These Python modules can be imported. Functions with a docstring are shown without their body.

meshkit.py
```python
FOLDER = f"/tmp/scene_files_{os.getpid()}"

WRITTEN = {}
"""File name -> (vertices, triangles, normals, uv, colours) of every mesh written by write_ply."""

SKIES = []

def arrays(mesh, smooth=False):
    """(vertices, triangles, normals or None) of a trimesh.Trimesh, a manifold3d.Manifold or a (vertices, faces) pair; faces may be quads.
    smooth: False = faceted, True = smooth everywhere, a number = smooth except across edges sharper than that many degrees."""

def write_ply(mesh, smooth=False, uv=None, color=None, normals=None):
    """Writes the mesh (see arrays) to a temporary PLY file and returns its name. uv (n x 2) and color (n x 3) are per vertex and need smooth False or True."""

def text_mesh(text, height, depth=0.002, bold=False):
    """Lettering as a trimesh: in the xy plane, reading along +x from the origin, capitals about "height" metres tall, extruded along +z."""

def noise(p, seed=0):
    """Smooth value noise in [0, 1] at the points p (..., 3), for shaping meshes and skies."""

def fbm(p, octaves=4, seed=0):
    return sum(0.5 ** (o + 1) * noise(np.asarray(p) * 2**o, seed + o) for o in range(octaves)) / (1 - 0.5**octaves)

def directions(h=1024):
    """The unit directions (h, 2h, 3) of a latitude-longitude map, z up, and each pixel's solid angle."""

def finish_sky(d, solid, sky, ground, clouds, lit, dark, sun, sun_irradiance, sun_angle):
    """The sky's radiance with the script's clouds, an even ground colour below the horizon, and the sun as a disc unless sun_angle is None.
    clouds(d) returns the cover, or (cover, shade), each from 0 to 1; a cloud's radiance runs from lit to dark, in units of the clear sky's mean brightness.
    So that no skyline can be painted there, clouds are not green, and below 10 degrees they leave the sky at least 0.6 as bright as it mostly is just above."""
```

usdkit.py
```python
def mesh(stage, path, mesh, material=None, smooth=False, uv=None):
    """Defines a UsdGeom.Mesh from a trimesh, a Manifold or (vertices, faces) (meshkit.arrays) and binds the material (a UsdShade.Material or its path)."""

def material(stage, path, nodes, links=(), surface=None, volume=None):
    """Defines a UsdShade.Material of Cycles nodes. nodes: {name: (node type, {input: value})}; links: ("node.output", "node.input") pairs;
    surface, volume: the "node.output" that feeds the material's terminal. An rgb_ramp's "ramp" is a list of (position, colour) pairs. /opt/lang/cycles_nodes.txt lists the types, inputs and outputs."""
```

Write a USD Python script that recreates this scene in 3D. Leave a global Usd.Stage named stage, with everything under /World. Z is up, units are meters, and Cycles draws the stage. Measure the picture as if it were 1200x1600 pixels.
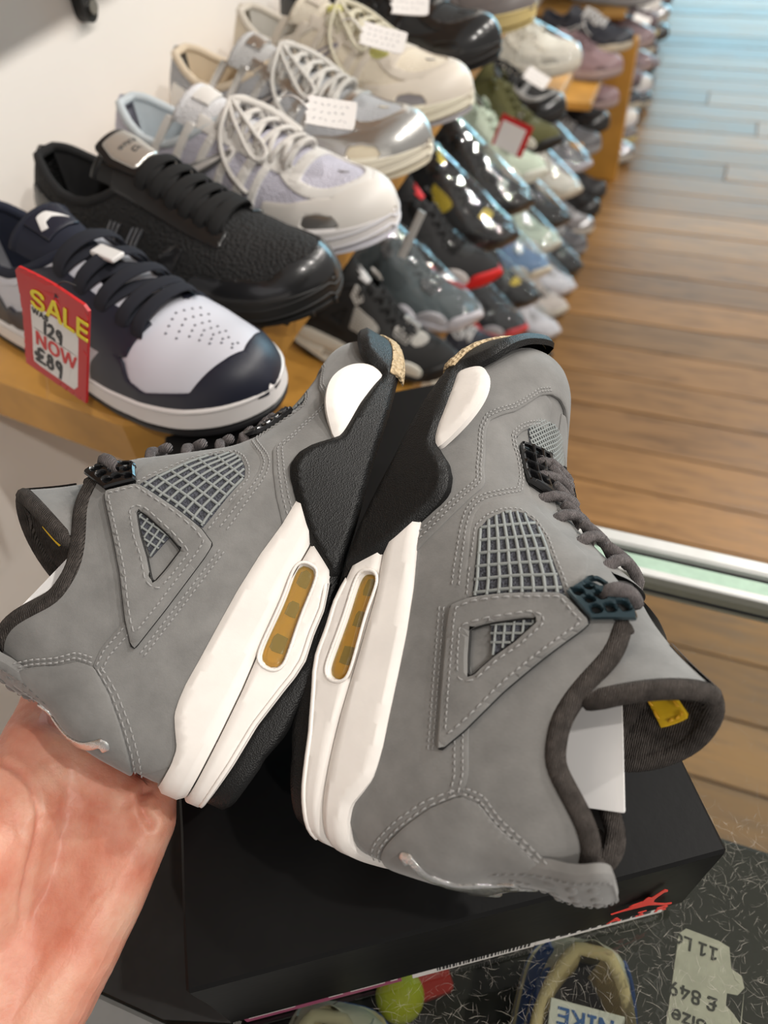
import math, random
import numpy as np, trimesh, usdkit, meshkit, manifold3d
import shapely
from shapely.geometry import Polygon, LineString, Point
from scipy.spatial import Delaunay, ConvexHull
from scipy.interpolate import PchipInterpolator as PI
from pxr import Usd, UsdGeom, UsdLux, UsdShade, Gf, Sdf

stage = Usd.Stage.CreateInMemory()
UsdGeom.SetStageUpAxis(stage, 'Z'); UsdGeom.SetStageMetersPerUnit(stage, 1.0)
stage.SetDefaultPrim(UsdGeom.Xform.Define(stage, '/World').GetPrim())
UsdGeom.Scope.Define(stage, '/World/Looks')

# ------------------------------------------------------------------ camera, light, exposure
HC = 1.45                                   # height of the phone above the shop floor
EYE = np.array([0.0, 0.0, HC])
# rows: world x (towards the aisle), y (down the shop), z (up), in the frame of the lens (right, down, forward)
RC = np.array([[0.93797, 0.21802, -0.26959], [0.340375, -0.727054, 0.596269], [-0.0660085, -0.651045, -0.756164]])
FPX, PP = 1200.0, np.array([600.0, 800.0])
cam = UsdGeom.Camera.Define(stage, '/World/Camera')
m4 = np.eye(4); m4[0, :3] = RC[:, 0]; m4[1, :3] = -RC[:, 1]; m4[2, :3] = -RC[:, 2]; m4[3, :3] = EYE
cam.AddTransformOp().Set(Gf.Matrix4d(m4.tolist()))
cam.CreateHorizontalApertureAttr(7.3); cam.CreateVerticalApertureAttr(7.3 * 4 / 3)
cam.CreateFocalLengthAttr(7.3 * FPX / 1200.0)
cam.CreateFStopAttr(2.0); cam.CreateFocusDistanceAttr(0.35)
cam.CreateClippingRangeAttr(Gf.Vec2f(0.02, 60))
cam.CreateExposureAttr(0.0)

def lamp(kind, name, loc, color, intensity, **kw):
    l = getattr(UsdLux, kind).Define(stage, '/World/' + name)
    x = UsdGeom.Xformable(l); x.AddTranslateOp().Set(Gf.Vec3d(*map(float, loc)))
    if 'rot' in kw: x.AddRotateXYZOp().Set(Gf.Vec3f(*kw['rot']))
    l.CreateColorAttr(Gf.Vec3f(*color)); l.CreateIntensityAttr(float(intensity))
    if 'r' in kw: l.CreateRadiusAttr(kw['r'])
    if 'w' in kw: l.CreateWidthAttr(kw['w']); l.CreateHeightAttr(kw['h'])
    return l
dome = UsdLux.DomeLight.Define(stage, '/World/Room_light')
dome.CreateColorAttr(Gf.Vec3f(1.0, 0.965, 0.92)); dome.CreateIntensityAttr(0.115)
WARM = (1.0, 0.95, 0.885)
SPOTS = [(1.15, y, 2.95) for y in (-0.9, 0.15, 1.2, 2.3, 3.4, 4.6)] + [(2.3, y, 2.95) for y in (-0.4, 0.6, 1.6, 2.6, 3.6, 5.0)]
for i, p in enumerate(SPOTS):
    lamp('SphereLight', 'ceiling_spot_%03d' % i, p, WARM, 2000.0 if p[0] < 2 else 260.0, r=0.030)
lamp('RectLight', 'shop_window_light', (0.9, 8.8, 1.75), (0.38, 0.80, 1.0), 6.0, w=3.0, h=3.1, rot=(-90, 0, 0))

# ------------------------------------------------------------------ helpers
USED = {}
def numbered(parent, name):
    k = USED.get((parent, name), 0); USED[(parent, name)] = k + 1
    return parent + '/' + (name if k == 0 else '%s_%03d' % (name, k))

def tag(prim, label=None, cat=None, group=None, kind=None):
    p = prim.GetPrim() if hasattr(prim, 'GetPrim') else prim
    for k, v in (('label', label), ('category', cat), ('group', group), ('kind', kind)):
        if v: p.SetCustomDataByKey(k, v)
    return p

def thing(name, label, cat, loc=(0, 0, 0), group=None, M=None, kind=None):
    path = numbered('/World', name)
    x = UsdGeom.Xform.Define(stage, path)
    if M is not None:
        g = np.eye(4); g[:3, :3] = np.asarray(M).T; g[3, :3] = loc
        x.AddTransformOp().Set(Gf.Matrix4d(g.tolist()))
    else:
        x.AddTranslateOp().Set(Gf.Vec3d(*map(float, loc)))
    tag(x, label, cat, group, kind)
    return path

def part(parent, name, mesh, mat, smooth=False, label=None, kind=None, subdiv=False):
    path = numbered(parent, name)
    m = usdkit.mesh(stage, path, mesh, MATS[mat] if isinstance(mat, str) else mat, smooth=smooth)
    tag(m, label, None, None, kind)
    return path

def single(name, mesh, mat, label, cat, group=None, smooth=False, kind=None):
    path = part('/World', name, mesh, mat, smooth)
    tag(stage.GetPrimAtPath(path), label, cat, group, kind)
    return path

def cat_(ms):
    ms = [m for m in ms if m is not None]
    vs, fs, k = [], [], 0
    for m in ms:
        v, f = (m.vertices, m.faces) if hasattr(m, 'vertices') else m
        vs.append(np.asarray(v, float)); fs.append(np.asarray(f, int) + k); k += len(v)
    return np.vstack(vs), np.vstack(fs)

def xf(mesh, M, t=(0, 0, 0)):
    """mesh moved by the 3x3 matrix M (columns: where its axes go) and t; a mirroring M turns the faces over"""
    v, f = (mesh.vertices, mesh.faces) if hasattr(mesh, 'vertices') else mesh
    M = np.asarray(M, float); v = np.asarray(v, float) @ M.T + np.asarray(t, float); f = np.asarray(f, int)
    return v, (f[:, ::-1] if np.linalg.det(M) < 0 else f)

def hull(pts):
    h = ConvexHull(np.asarray(pts, float)); v = h.points[h.vertices]
    idx = {o: i for i, o in enumerate(h.vertices)}
    f = np.array([[idx[a] for a in s] for s in h.simplices])
    c = v.mean(0); n = np.cross(v[f[:, 1]] - v[f[:, 0]], v[f[:, 2]] - v[f[:, 0]])
    f[((v[f[:, 0]] - c) * n).sum(1) < 0] = f[((v[f[:, 0]] - c) * n).sum(1) < 0][:, ::-1]
    return v, f

def box(x0, x1, y0, y1, z0, z1, b=0.002):
    """a box with chamfered edges"""
    b = min(b, (x1 - x0) * .45, (y1 - y0) * .45, (z1 - z0) * .45)
    p = []
    for x, sx in ((x0, 1), (x1, -1)):
        for y, sy in ((y0, 1), (y1, -1)):
            for z, sz in ((z0, 1), (z1, -1)):
                p += [(x + sx * b, y + sy * b, z), (x + sx * b, y, z + sz * b), (x, y + sy * b, z + sz * b)]
    return hull(p)

def tube(path, r, n=8, flat=None, up=None, closed=False, cap=True):
    """swept tube; r a number or one per point; flat=(across, thick) scales of r with 'up' the thin direction"""
    P = np.asarray(path, float); N = len(P); r = np.broadcast_to(np.asarray(r, float), (N,))
    T = np.roll(P, -1, 0) - np.roll(P, 1, 0) if closed else np.gradient(P, axis=0)
    T /= np.linalg.norm(T, axis=1, keepdims=True) + 1e-12
    if up is None:
        u = np.array([0, 0, 1.0]) if abs(T[0, 2]) < .9 else np.array([1.0, 0, 0]); U = []
        for t in T:
            u = u - t * (u @ t); u /= np.linalg.norm(u) + 1e-12; U.append(u)
        U = np.array(U)
    else:
        U = np.broadcast_to(np.asarray(up, float), (N, 3)); U = U - T * (U * T).sum(1, keepdims=True); U /= np.linalg.norm(U, axis=1, keepdims=True) + 1e-12
    S = np.cross(T, U); a = np.linspace(0, 2 * np.pi, n, endpoint=False); fa, fb = flat or (1, 1)
    V = P[:, None] + r[:, None, None] * (fa * np.cos(a)[None, :, None] * S[:, None] + fb * np.sin(a)[None, :, None] * U[:, None])
    V = V.reshape(-1, 3); F = []
    for i in range(N if closed else N - 1):
        j = (i + 1) % N
        for k in range(n):
            l = (k + 1) % n; F += [(i * n + k, i * n + l, j * n + l), (i * n + k, j * n + l, j * n + k)]
    if cap and not closed:
        for i, s in ((0, 1), (N - 1, -1)):
            c = len(V); V = np.vstack([V, P[i]])
            for k in range(n):
                l = (k + 1) % n; F.append((i * n + l, i * n + k, c)[::s] if s == 1 else (i * n + k, i * n + l, c))
    return V, np.array(F)

def spline(pts, n=40, closed=False):
    p = np.asarray(pts, float)
    if closed: p = np.vstack([p, p[:1]])
    d = np.r_[0, np.cumsum(np.linalg.norm(np.diff(p, axis=0), axis=1) ** .5)]
    x = np.linspace(0, d[-1], n, endpoint=not closed)
    if closed:
        from scipy.interpolate import CubicSpline
        return CubicSpline(d, p, bc_type='periodic')(x)
    from scipy.interpolate import CubicSpline
    return CubicSpline(d, p, bc_type='natural')(x) if len(p) > 2 else p[0] + (p[1] - p[0]) * (x / d[-1])[:, None]

def resample(p, step):
    p = np.asarray(p, float); d = np.r_[0, np.cumsum(np.linalg.norm(np.diff(p, axis=0), axis=1))]
    x = np.linspace(0, d[-1], max(2, int(round(d[-1] / step)) + 1))
    return np.stack([np.interp(x, d, c) for c in p.T], 1)

def grid(fn, us, vs, closed_u=False):
    P = np.array([[fn(u, v) for v in vs] for u in us]); a, b = P.shape[:2]
    return gridmesh(P)

def gridmesh(P, flip=False):
    a, b = P.shape[:2]; i, j = np.meshgrid(np.arange(a - 1), np.arange(b - 1), indexing='ij'); k = (i * b + j).ravel()
    F = np.vstack([np.c_[k, k + b, k + b + 1], np.c_[k, k + b + 1, k + 1]])
    return P.reshape(-1, 3), (F[:, ::-1] if flip else F)

# ------------------------------------------------------------------ patches on a curved surface
def rings_of(poly):
    gs = getattr(poly, 'geoms', [poly])
    return [np.array(r.coords)[:-1] for g in gs if g.geom_type == 'Polygon' and not g.is_empty for r in [g.exterior, *g.interiors]]

def patch(surf, poly, off, th, e=.0008, res=.003, skirt=True, rnd=.55, bulge=0.0):
    """a panel of thickness th cut to poly (in the surface's own flat coordinates), lying off above the surface,
    with rounded edges and side walls. surf(x, y, off) -> points; x cross y must look outwards"""
    if not poly.is_valid: poly = poly.buffer(0)
    pts, hs, outer = [], [], []
    k = 0
    for g in getattr(poly, 'geoms', [poly]):
        for r in [g.exterior, *g.interiors]:
            c = np.array(r.coords); q = resample(c, res)[:-1]
            pts.append(q); hs.append(np.full(len(q), off + th * rnd)); outer.append((k, len(q), r is g.exterior)); k += len(q)
    inn = poly.buffer(-e)
    for r in rings_of(inn):
        if len(r) < 3: continue
        q = resample(np.vstack([r, r[:1]]), res)[:-1]; pts.append(q); hs.append(np.full(len(q), off + th))
    x0, y0, x1, y1 = poly.bounds
    gx, gy = np.meshgrid(np.arange(x0, x1, res), np.arange(y0, y1, res * .87)); gx[1::2] += res / 2
    core = poly.buffer(-e - res * .45)
    if not core.is_empty:
        g = np.c_[gx.ravel(), gy.ravel()]; g = g[shapely.contains_xy(core, g[:, 0], g[:, 1])]
        h = np.full(len(g), off + th)
        if bulge and len(g):
            d = shapely.distance(shapely.points(g), poly.boundary); h = h + bulge * (1 - np.exp(-d / .006))
        pts.append(g); hs.append(h)
    p = np.vstack(pts); h = np.concatenate(hs)
    t = Delaunay(p + np.random.RandomState(1).uniform(-1e-7, 1e-7, p.shape)).simplices
    c = p[t].mean(1); t = t[shapely.contains_xy(poly, c[:, 0], c[:, 1])]
    a = np.cross(p[t[:, 1]] - p[t[:, 0]], p[t[:, 2]] - p[t[:, 0]]); t = t[np.abs(a) > 1e-12]
    a = np.cross(p[t[:, 1]] - p[t[:, 0]], p[t[:, 2]] - p[t[:, 0]]); t[a < 0] = t[a < 0][:, ::-1]
    V = surf(p[:, 0], p[:, 1], h)
    if skirt:
        nb = sum(n for _, n, _ in outer); W = surf(p[:nb, 0], p[:nb, 1], np.full(nb, off - .0006)); base = len(V); S = []
        for k0, n, ext in outer:
            i = np.arange(n); j = (i + 1) % n; ring = p[k0:k0 + n]
            area = ((ring[:, 0] * np.roll(ring[:, 1], -1)) - (np.roll(ring[:, 0], -1) * ring[:, 1])).sum()
            A, B, C, D = k0 + i, k0 + j, base + k0 + j, base + k0 + i
            ccw = (area > 0) == ext
            q = np.vstack([np.c_[A, D, C], np.c_[A, C, B]])
            S.append(q if ccw else q[:, ::-1])
        V = np.vstack([V, W]); t = np.vstack([t] + S)
    return V, t

def stitches(surf, line, off, ln=.0022, gap=.0009, w=.00042, h=.00035):
    """a run of thread stitches along a line of the surface"""
    q = resample(line, .0006); d = np.r_[0, np.cumsum(np.linalg.norm(np.diff(q, axis=0), axis=1))]
    st = np.arange(gap, d[-1] - ln, ln + gap)
    if len(st) == 0: return None
    tt = np.array([0, .25, .75, 1.0]); hh = np.array([-.0002, h, h, -.0002]); X = st[:, None] + tt * ln
    px, py = np.interp(X, d, q[:, 0]), np.interp(X, d, q[:, 1])
    P = surf(px.ravel(), py.ravel(), np.tile(off + hh, len(st))).reshape(-1, 4, 3)
    N = surf(px.ravel(), py.ravel(), np.tile(off + hh + .001, len(st))).reshape(-1, 4, 3) - P; N /= np.linalg.norm(N, axis=2, keepdims=True) + 1e-12
    T = P[:, 3:] - P[:, :1]; T /= np.linalg.norm(T, axis=2, keepdims=True) + 1e-12; S = np.cross(T, N)
    V = np.stack([P - S * w, P + N * w * .9, P + S * w], 2); K = len(st)        # K,4,3,3
    V = V.reshape(K, 12, 3); F = []
    for i in range(3):
        for k in range(2):
            a = i * 3 + k; F += [(a, a + 1, a + 4), (a, a + 4, a + 3)]
    F = np.array(F)[:, ::-1]
    return V.reshape(-1, 3), (F[None] + (np.arange(K) * 12)[:, None, None]).reshape(-1, 3)

# ------------------------------------------------------------------ materials
MATS = {}
def mat(name, col, rough=.55, metal=0., spec=.5, var=None, bump=None, coat=0., sheen=0., extra=None, col2=None, coords='object'):
    """col: base colour; var=(scale, amount[, detail]) mottling; bump=(kind, scale, strength, distance)"""
    col = tuple(col)
    n = {'tc': ('texture_coordinate', {}), 'p': ('principled_bsdf', dict(base_color=col, roughness=rough, metallic=metal, specular_ior_level=spec, **(dict(coat_weight=coat, coat_roughness=.06) if coat else {}), **(dict(sheen_weight=sheen, sheen_roughness=.5) if sheen else {}), **(extra or {})))}
    l = []
    if coords == 'world': n['tc'] = ('geometry', {})
    src = 'tc.position' if coords == 'world' else 'tc.object'
    if var:
        c2 = col2 or tuple(min(1, c * (1 + var[1])) for c in col); c1 = tuple(c * (1 - var[1]) for c in col) if col2 is None else col
        n['v'] = ('noise_texture', dict(scale=var[0], detail=var[2] if len(var) > 2 else 4, roughness=.6))
        n['vr'] = ('rgb_ramp', dict(ramp=[(.3, c1), (.7, c2)]))
        l += [(src, 'v.vector'), ('v.fac', 'vr.fac'), ('vr.color', 'p.base_color')]
    if bump:
        kind, sc, st, ds = bump
        n['b'] = ('bump', dict(strength=st, distance=ds)); l.append(('b.normal', 'p.normal'))
        if kind == 'noise':
            n['bt'] = ('noise_texture', dict(scale=sc, detail=5, roughness=.65)); l += [(src, 'bt.vector'), ('bt.fac', 'b.height')]
        elif kind == 'cells':
            n['bt'] = ('voronoi_texture', dict(scale=sc, feature='f1')); l += [(src, 'bt.vector'), ('bt.distance', 'b.height')]
        elif kind == 'knit':
            n['bt'] = ('wave_texture', dict(scale=sc, distortion=2.5, detail=2, detail_scale=2.0)); l += [(src, 'bt.vector'), ('bt.fac', 'b.height')]
    MATS[name] = usdkit.material(stage, '/World/Looks/' + name, n, l, surface='p.BSDF')
    return name
# ------------------------------------------------------------------ a shoe's own coordinates: u heel to toe, v up, w towards the outer side
class Body:
    """the last of a shoe: plan outline, height of its ridge, slant of its heel. Surfaces below take flat coordinates in metres."""
    K = .075
    def __init__(s, L, wb, vt, hv, n=2.3, vb=.008, spring=None, flare=None, far=1.0):
        s.far = far; s.wf = lambda a, sg: np.where(np.asarray(sg) < 0, 1 - (1 - far) * np.clip((a - .13) / .06, 0, 1), 1.0)
        s.uf = lambda a, sg: np.where(np.asarray(sg) < 0, 1 - (1 - far) * np.clip((a - .13) / .06, 0, 1) - (.42 if far < 1 else 0) * np.clip((.15 - a) / .05, 0, 1), 1.0)
        s.L, s.vb = L, vb; s.N = PI(*zip(*n)) if isinstance(n, list) else (lambda a: n + 0 * np.asarray(a, float))
        s.fl = PI(*zip(*flare)) if flare else (lambda a: 0 * np.asarray(a, float)); s.ft = .042
        s.Wb, s.Vt, s.hv = PI(*zip(*wb)), PI(*zip(*vt)), PI(*zip(*hv))
        s.spring = PI(*zip(*spring)) if spring else (lambda a: 0 * np.asarray(a))
        a = L * (1 - np.cos(np.linspace(0, np.pi, 4001))) / 2; w = s.Wb(a)
        s._a, s._s = a, np.r_[0, np.cumsum(np.hypot(np.diff(a), np.diff(w)))]; s.S = s._s[-1]
    def a_of(s, x): return np.interp(x, s._s, s._a)
    def s_of(s, a): return np.interp(a, s._a, s._s)
    def u_of(s, a, v): h = s.hv(np.clip(v, -.05, .2)); return h + (s.L - h) * a / s.L
    def a_from(s, u, v): h = s.hv(np.clip(v, -.05, .2)); return np.clip((u - h) / (s.L - h) * s.L, 0, s.L)
    def _top(s, x, y):
        a = s.a_of(x); th = np.asarray(y) / s.K; c = np.cos(th)
        N = s.N(a); t = np.abs(np.sin(np.clip(th, -.3, np.pi + .3))) ** (2 / N) * np.sign(np.sin(th)); r = np.sign(c) * np.abs(c) ** (2 / N)
        v = s.vb + (s.Vt(a) - s.vb) * t + s.spring(a); return np.stack([s.u_of(a, v), v, s.Wb(a) * r * s.uf(a, r)], -1)
    def _off(s, f, x, y, off, flip=1):
        P = f(x, y); e = 2e-4
        n = np.cross(f(x + e, y) - f(x - e, y), f(x, y + e) - f(x, y - e)) * flip
        l = np.linalg.norm(n, axis=-1, keepdims=True); n = np.where(l > 1e-14, n / np.maximum(l, 1e-14), [0, 1., 0])
        return P + n * np.asarray(off)[..., None]
    # (x along the outline from the heel, y over the top): outward = x cross y turned
    def top(s, x, y, off): x = np.clip(x, 3e-4, s.S - 3e-4); return s._off(s._top, x, y, off, 1)
    def q(s, uv):
        """points given as (u, v) of the outer side -> flat coordinates of top()"""
        uv = np.atleast_2d(np.asarray(uv, float)); a = s.a_from(uv[:, 0], uv[:, 1])
        t = np.clip((uv[:, 1] - s.vb - s.spring(a)) / (s.Vt(a) - s.vb), -.12, .9999)
        return np.c_[s.s_of(a), np.arcsin(np.sign(t) * np.abs(t) ** (s.N(a) / 2)) * s.K]
    def mir(s, q): q = np.array(q, float); q[:, 1] = np.pi * s.K - q[:, 1]; return q
    # side wall: x signed distance from the heel along the outline (outer side > 0, past +-S over the toe), y = v
    def _wall(s, x, y):
        x = np.asarray(x, float); x = (x + s.S) % (2 * s.S) - s.S; a = s.a_of(np.abs(x)); y = np.asarray(y, float)
        k = np.clip((s.ft - y) / s.ft, 0, 1.2); f = s.fl(a) * k * np.clip(s.Wb(a) / .02, 0, 1)
        return np.stack([s.u_of(a, y), y + s.spring(a), (s.Wb(a) + f) * np.sign(x) * s.wf(a, x)], -1)
    def wall(s, x, y, off): return s._off(s._wall, x, y, off, 1)
    def wq(s, uv): uv = np.atleast_2d(np.asarray(uv, float)); return np.c_[s.s_of(s.a_from(uv[:, 0], uv[:, 1])), uv[:, 1]]
    # heel and sides of the upper: x signed, y = v, on the upper itself
    def _back(s, x, y):
        x = np.asarray(x, float); a = s.a_of(np.abs(x)); t = np.clip((y - s.vb) / (s.Vt(a) - s.vb), 0, .999)
        return np.stack([s.u_of(a, y), y + 0 * x, s.Wb(a) * np.sign(x) * (1 - t ** s.N(a)) ** (1 / s.N(a))], -1)
    def back(s, x, y, off): return s._off(s._back, x, y, off, 1)

def P_(pts, mm=True): return np.array(pts, float) * (.001 if mm else 1)

def sole_block(B, top, bot, inset, n=90, a0=None, a1=None):
    """closed solid between the heights top(a) and bot(a), following the outline drawn in by inset"""
    xs = np.linspace(-B.S, B.S, n, endpoint=False); a = B.a_of(np.abs(xs)); T, Bo = top(a), bot(a)
    i = np.full(n, -inset); m = (T + Bo) / 2; r = np.minimum(.004, (T - Bo) * .3)
    rows = [B.wall(xs, Bo, i - .006), B.wall(xs, Bo + r, i), B.wall(xs, T - r, i), B.wall(xs, T, i - .004)]
    V = np.vstack(rows); F = []
    for k in range(3):
        for j in range(n):
            l = (j + 1) % n; F += [(k * n + j, k * n + l, (k + 1) * n + l), (k * n + j, (k + 1) * n + l, (k + 1) * n + j)]
    c0, c1 = len(V), len(V) + 1
    # lids: strip between the two sides
    def lid(k, up):
        out = []
        h = n // 2
        for j in range(h):
            A, Bq, C, D = k * n + j, k * n + (j + 1) % n, k * n + (n - j - 1) % n, k * n + (n - j) % n
            for t in ((A, Bq, C), (A, C, D)):
                if len(set(t)) == 3: out.append(t if up else t[::-1])
        return out
    F += lid(3, False) + lid(0, True)
    F = np.array(F)
    V = np.asarray(V); mesh = trimesh.Trimesh(V, F, process=False)
    if mesh.volume < 0: F = F[:, ::-1]
    return V, F

def both(B, fn):
    """a mesh made for the outer side and its mirror image for the inner one"""
    v, f = fn; return (v * [1, 1, -1], f[:, ::-1])
# ------------------------------------------------------------------ the pair of grey trainers
HB = Body(.307,
    list(zip([0,.0006,.002,.005,.010,.020,.030,.045,.07,.10,.13,.16,.19,.215,.235,.255,.270,.282,.291,.298,.303,.306,.307],
             [0,.014,.0225,.0285,.0320,.0355,.0375,.0397,.0422,.0452,.0485,.0520,.0540,.0535,.0512,.0470,.0425,.0360,.0280,.0190,.0110,.0050,0])),
    list(zip([0,.03,.06,.09,.115,.13,.143,.166,.182,.204,.227,.245,.263,.278,.290,.299,.3045,.307],
             [.122,.146,.150,.150,.149,.140,.127,.102,.087,.0735,.0655,.0625,.0610,.060,.056,.047,.036,.026])),
    list(zip([-.05,0,.02,.035,.06,.078,.095,.117,.14,.2],[.020,.0195,.0185,.0178,.0185,.0215,.0285,.0315,.035,.042])),
    n=[(0,2.3),(.19,2.3),(.245,2.2),(.307,2.3)], flare=[(0,.007),(.02,.009),(.10,.010),(.15,.009),(.20,.004),(.26,.002),(.307,.001)], far=.89)
C = dict(
 mid_top=[(185,36),(169.5,37.6),(156,38),(137,40.4),(116,41.5),(97.5,41.5),(78,41.3),(65,41.4),(57,40.6),(50.3,39.2),(44.5,35.6),(37.3,30.4),(29.9,29),(21.5,29)],
 mid_low=[(137.5,2.5),(125,-1),(112,-2),(99,-4.2),(90,-3.4),(82.5,-1.8),(62,2),(41,3.2),(26,4.8),(20,5.5)],
 groove=[(151.5,20.5),(130,21.2),(95,18.3),(74,16.5),(49.7,15.5),(30,15),(20,14.8)],
 air=[(140.8,17.5),(140.8,15),(140,13),(131,11),(117,9.6),(97,6.6),(92.5,6.6),(90.3,8.2),(90.3,13),(94,15.3),(120,17.3),(135,19.3),(139.5,19)],
 bp_top=[(137.2,1.5),(143,6),(147,12),(152,20),(160,28.5),(169.5,37),(180,46.5),(186.5,49.8),(194,49),(202,44.6),(210.5,36.7),(214,34),(219.6,33.8),(237,33.6),(255,31.2),(262.5,29.6),(266,32),(267.5,38),(273,46),(283,51),(293,53),(303,53.5)],
 tear=[(211.5,36),(214.6,32),(232,30),(254,27.5),(263,26.5),(266.5,33),(266,40),(259,48),(249,52.5),(240.5,53.3),(230,50.5),(221,45),(213.5,38.5)],
 mud=[(155.2,37.2),(158.1,39.4),(168,47.8),(179.8,55.3),(191.2,60.6),(195.4,60.7),(203,57.5),(214.9,54),(221.8,51.8),(228,50.2),(234.8,49.8),(239.6,52.1),(245.5,55.5),(253,57.3),(265,58.6),(277,59.6),(284,59.1)],
 side=[(139.8,68.4),(147.4,67.1),(159.2,65.3),(169.2,63.3),(176.2,62.6),(182,63.7),(185.7,66.6),(189.4,71.1),(192.7,74.4),(194.8,75.1),(202.7,71.9),(219.6,64.4),(224.8,61.9),(230.6,59.8),(236.4,60),(241.6,61.1),(245.5,62.1)],
 mesh=[(136,72.8),(143.2,71.6),(157.2,69.6),(170.2,67.1),(176.1,69.7),(180.9,74.5),(182.9,79.7),(179.6,85.7),(170.2,94.6),(159.1,102),(150,108.1),(142.3,112.4),(138,92)],
 net1=[(142.4,113.1),(151.3,119),(149,124.9),(145,132.7),(138.3,138.3),(136.6,138.6),(132.6,124.3),(134,123.4)],
 net2=[(220.7,64.1),(224.7,65.7),(228.9,66.1),(221.9,68.6),(209.5,74.1),(203.6,77.6),(199.6,80),(201.5,76),(200.8,73),(210,68.6)],
 wing=[(130.6,63.6),(135.1,72.6),(138.5,87.6),(141.7,109.5),(141.4,112.6),(133.1,123.1),(131.7,124.1),(127.9,121.7),(113.2,108.9),(97.1,95.3),(78.4,81.5),(68.2,72.1),(69.2,71),(92.3,67.6),(122.6,63.9)],
 window=[(121.3,75.5),(125,84),(130,101.3),(129.6,104.2),(127.9,104.1),(118.4,96.6),(110.5,88.5),(101,80.5),(100.7,78.8),(108.8,77.1)],
 collar=[(135.5,136.8),(134.8,135.7),(125.4,134.2),(111.8,128.3),(101.2,122.8),(91.1,119.2),(81.9,118.5),(74,119.7),(66.1,124.7),(56.5,131),(48,132.5),(42,130)],
 Yup=[(79.6,82.2),(62.8,85.5),(53.2,84.4)], Yl=[(53.2,83.6),(45.6,71.4),(34.9,58.9),(26,49.5),(19.3,43)], Yr=[(53.2,83.6),(52.3,92),(46.8,98.9),(41.7,109.2),(37,116)],
 st1=[(130.9,57),(98,61.4),(65,66)], st1b=[(130.9,59.4),(98,63.8),(65.2,68.2)],
 cells1=[[(149.4,118.9),(150.4,122.1),(148.8,125.2),(147.1,125.4),(146.5,122.2)],[(146.6,117.7),(147,120.8),(144.7,123),(143.9,120)],[(143.5,115.1),(144.3,118.3),(141.9,120.2),(140.8,117.1)],[(144.1,122.3),(144.4,125.1),(142,128.1),(140.7,126.1),(142,123.5)],[(141.3,119.1),(141.7,122.6),(140,124.8),(138.6,122.2)],[(138,122.9),(138.7,125.7),(136.7,128.1),(135.3,124.8)],[(139.8,127.2),(140.3,130.2),(137.9,132.4),(136.7,129.2)],[(141.7,130.9),(142.2,133.5),(139.4,136.6),(138.1,134),(139.7,132)]],
 cells2=[[(220.9,65.4),(223.6,66),(221.3,67),(218.8,66.5)],[(224.5,66.3),(226.6,66.5),(224.3,67.4),(221.6,67.4)],[(216.4,67.1),(218.8,67.7),(216.2,69),(213.5,68.4)],[(219.6,68),(222.6,67.9),(219,69.4),(216.1,69.4)],[(211.3,69.2),(213.7,69.8),(209.9,71.6),(207.8,70.8)],[(213.9,70.3),(216.7,70.3),(211.7,72.6),(209.7,72.1)]],
)
C = {k: ([P_(c) for c in v] if k.startswith('cells') else P_(v)) for k, v in C.items()}

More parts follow.
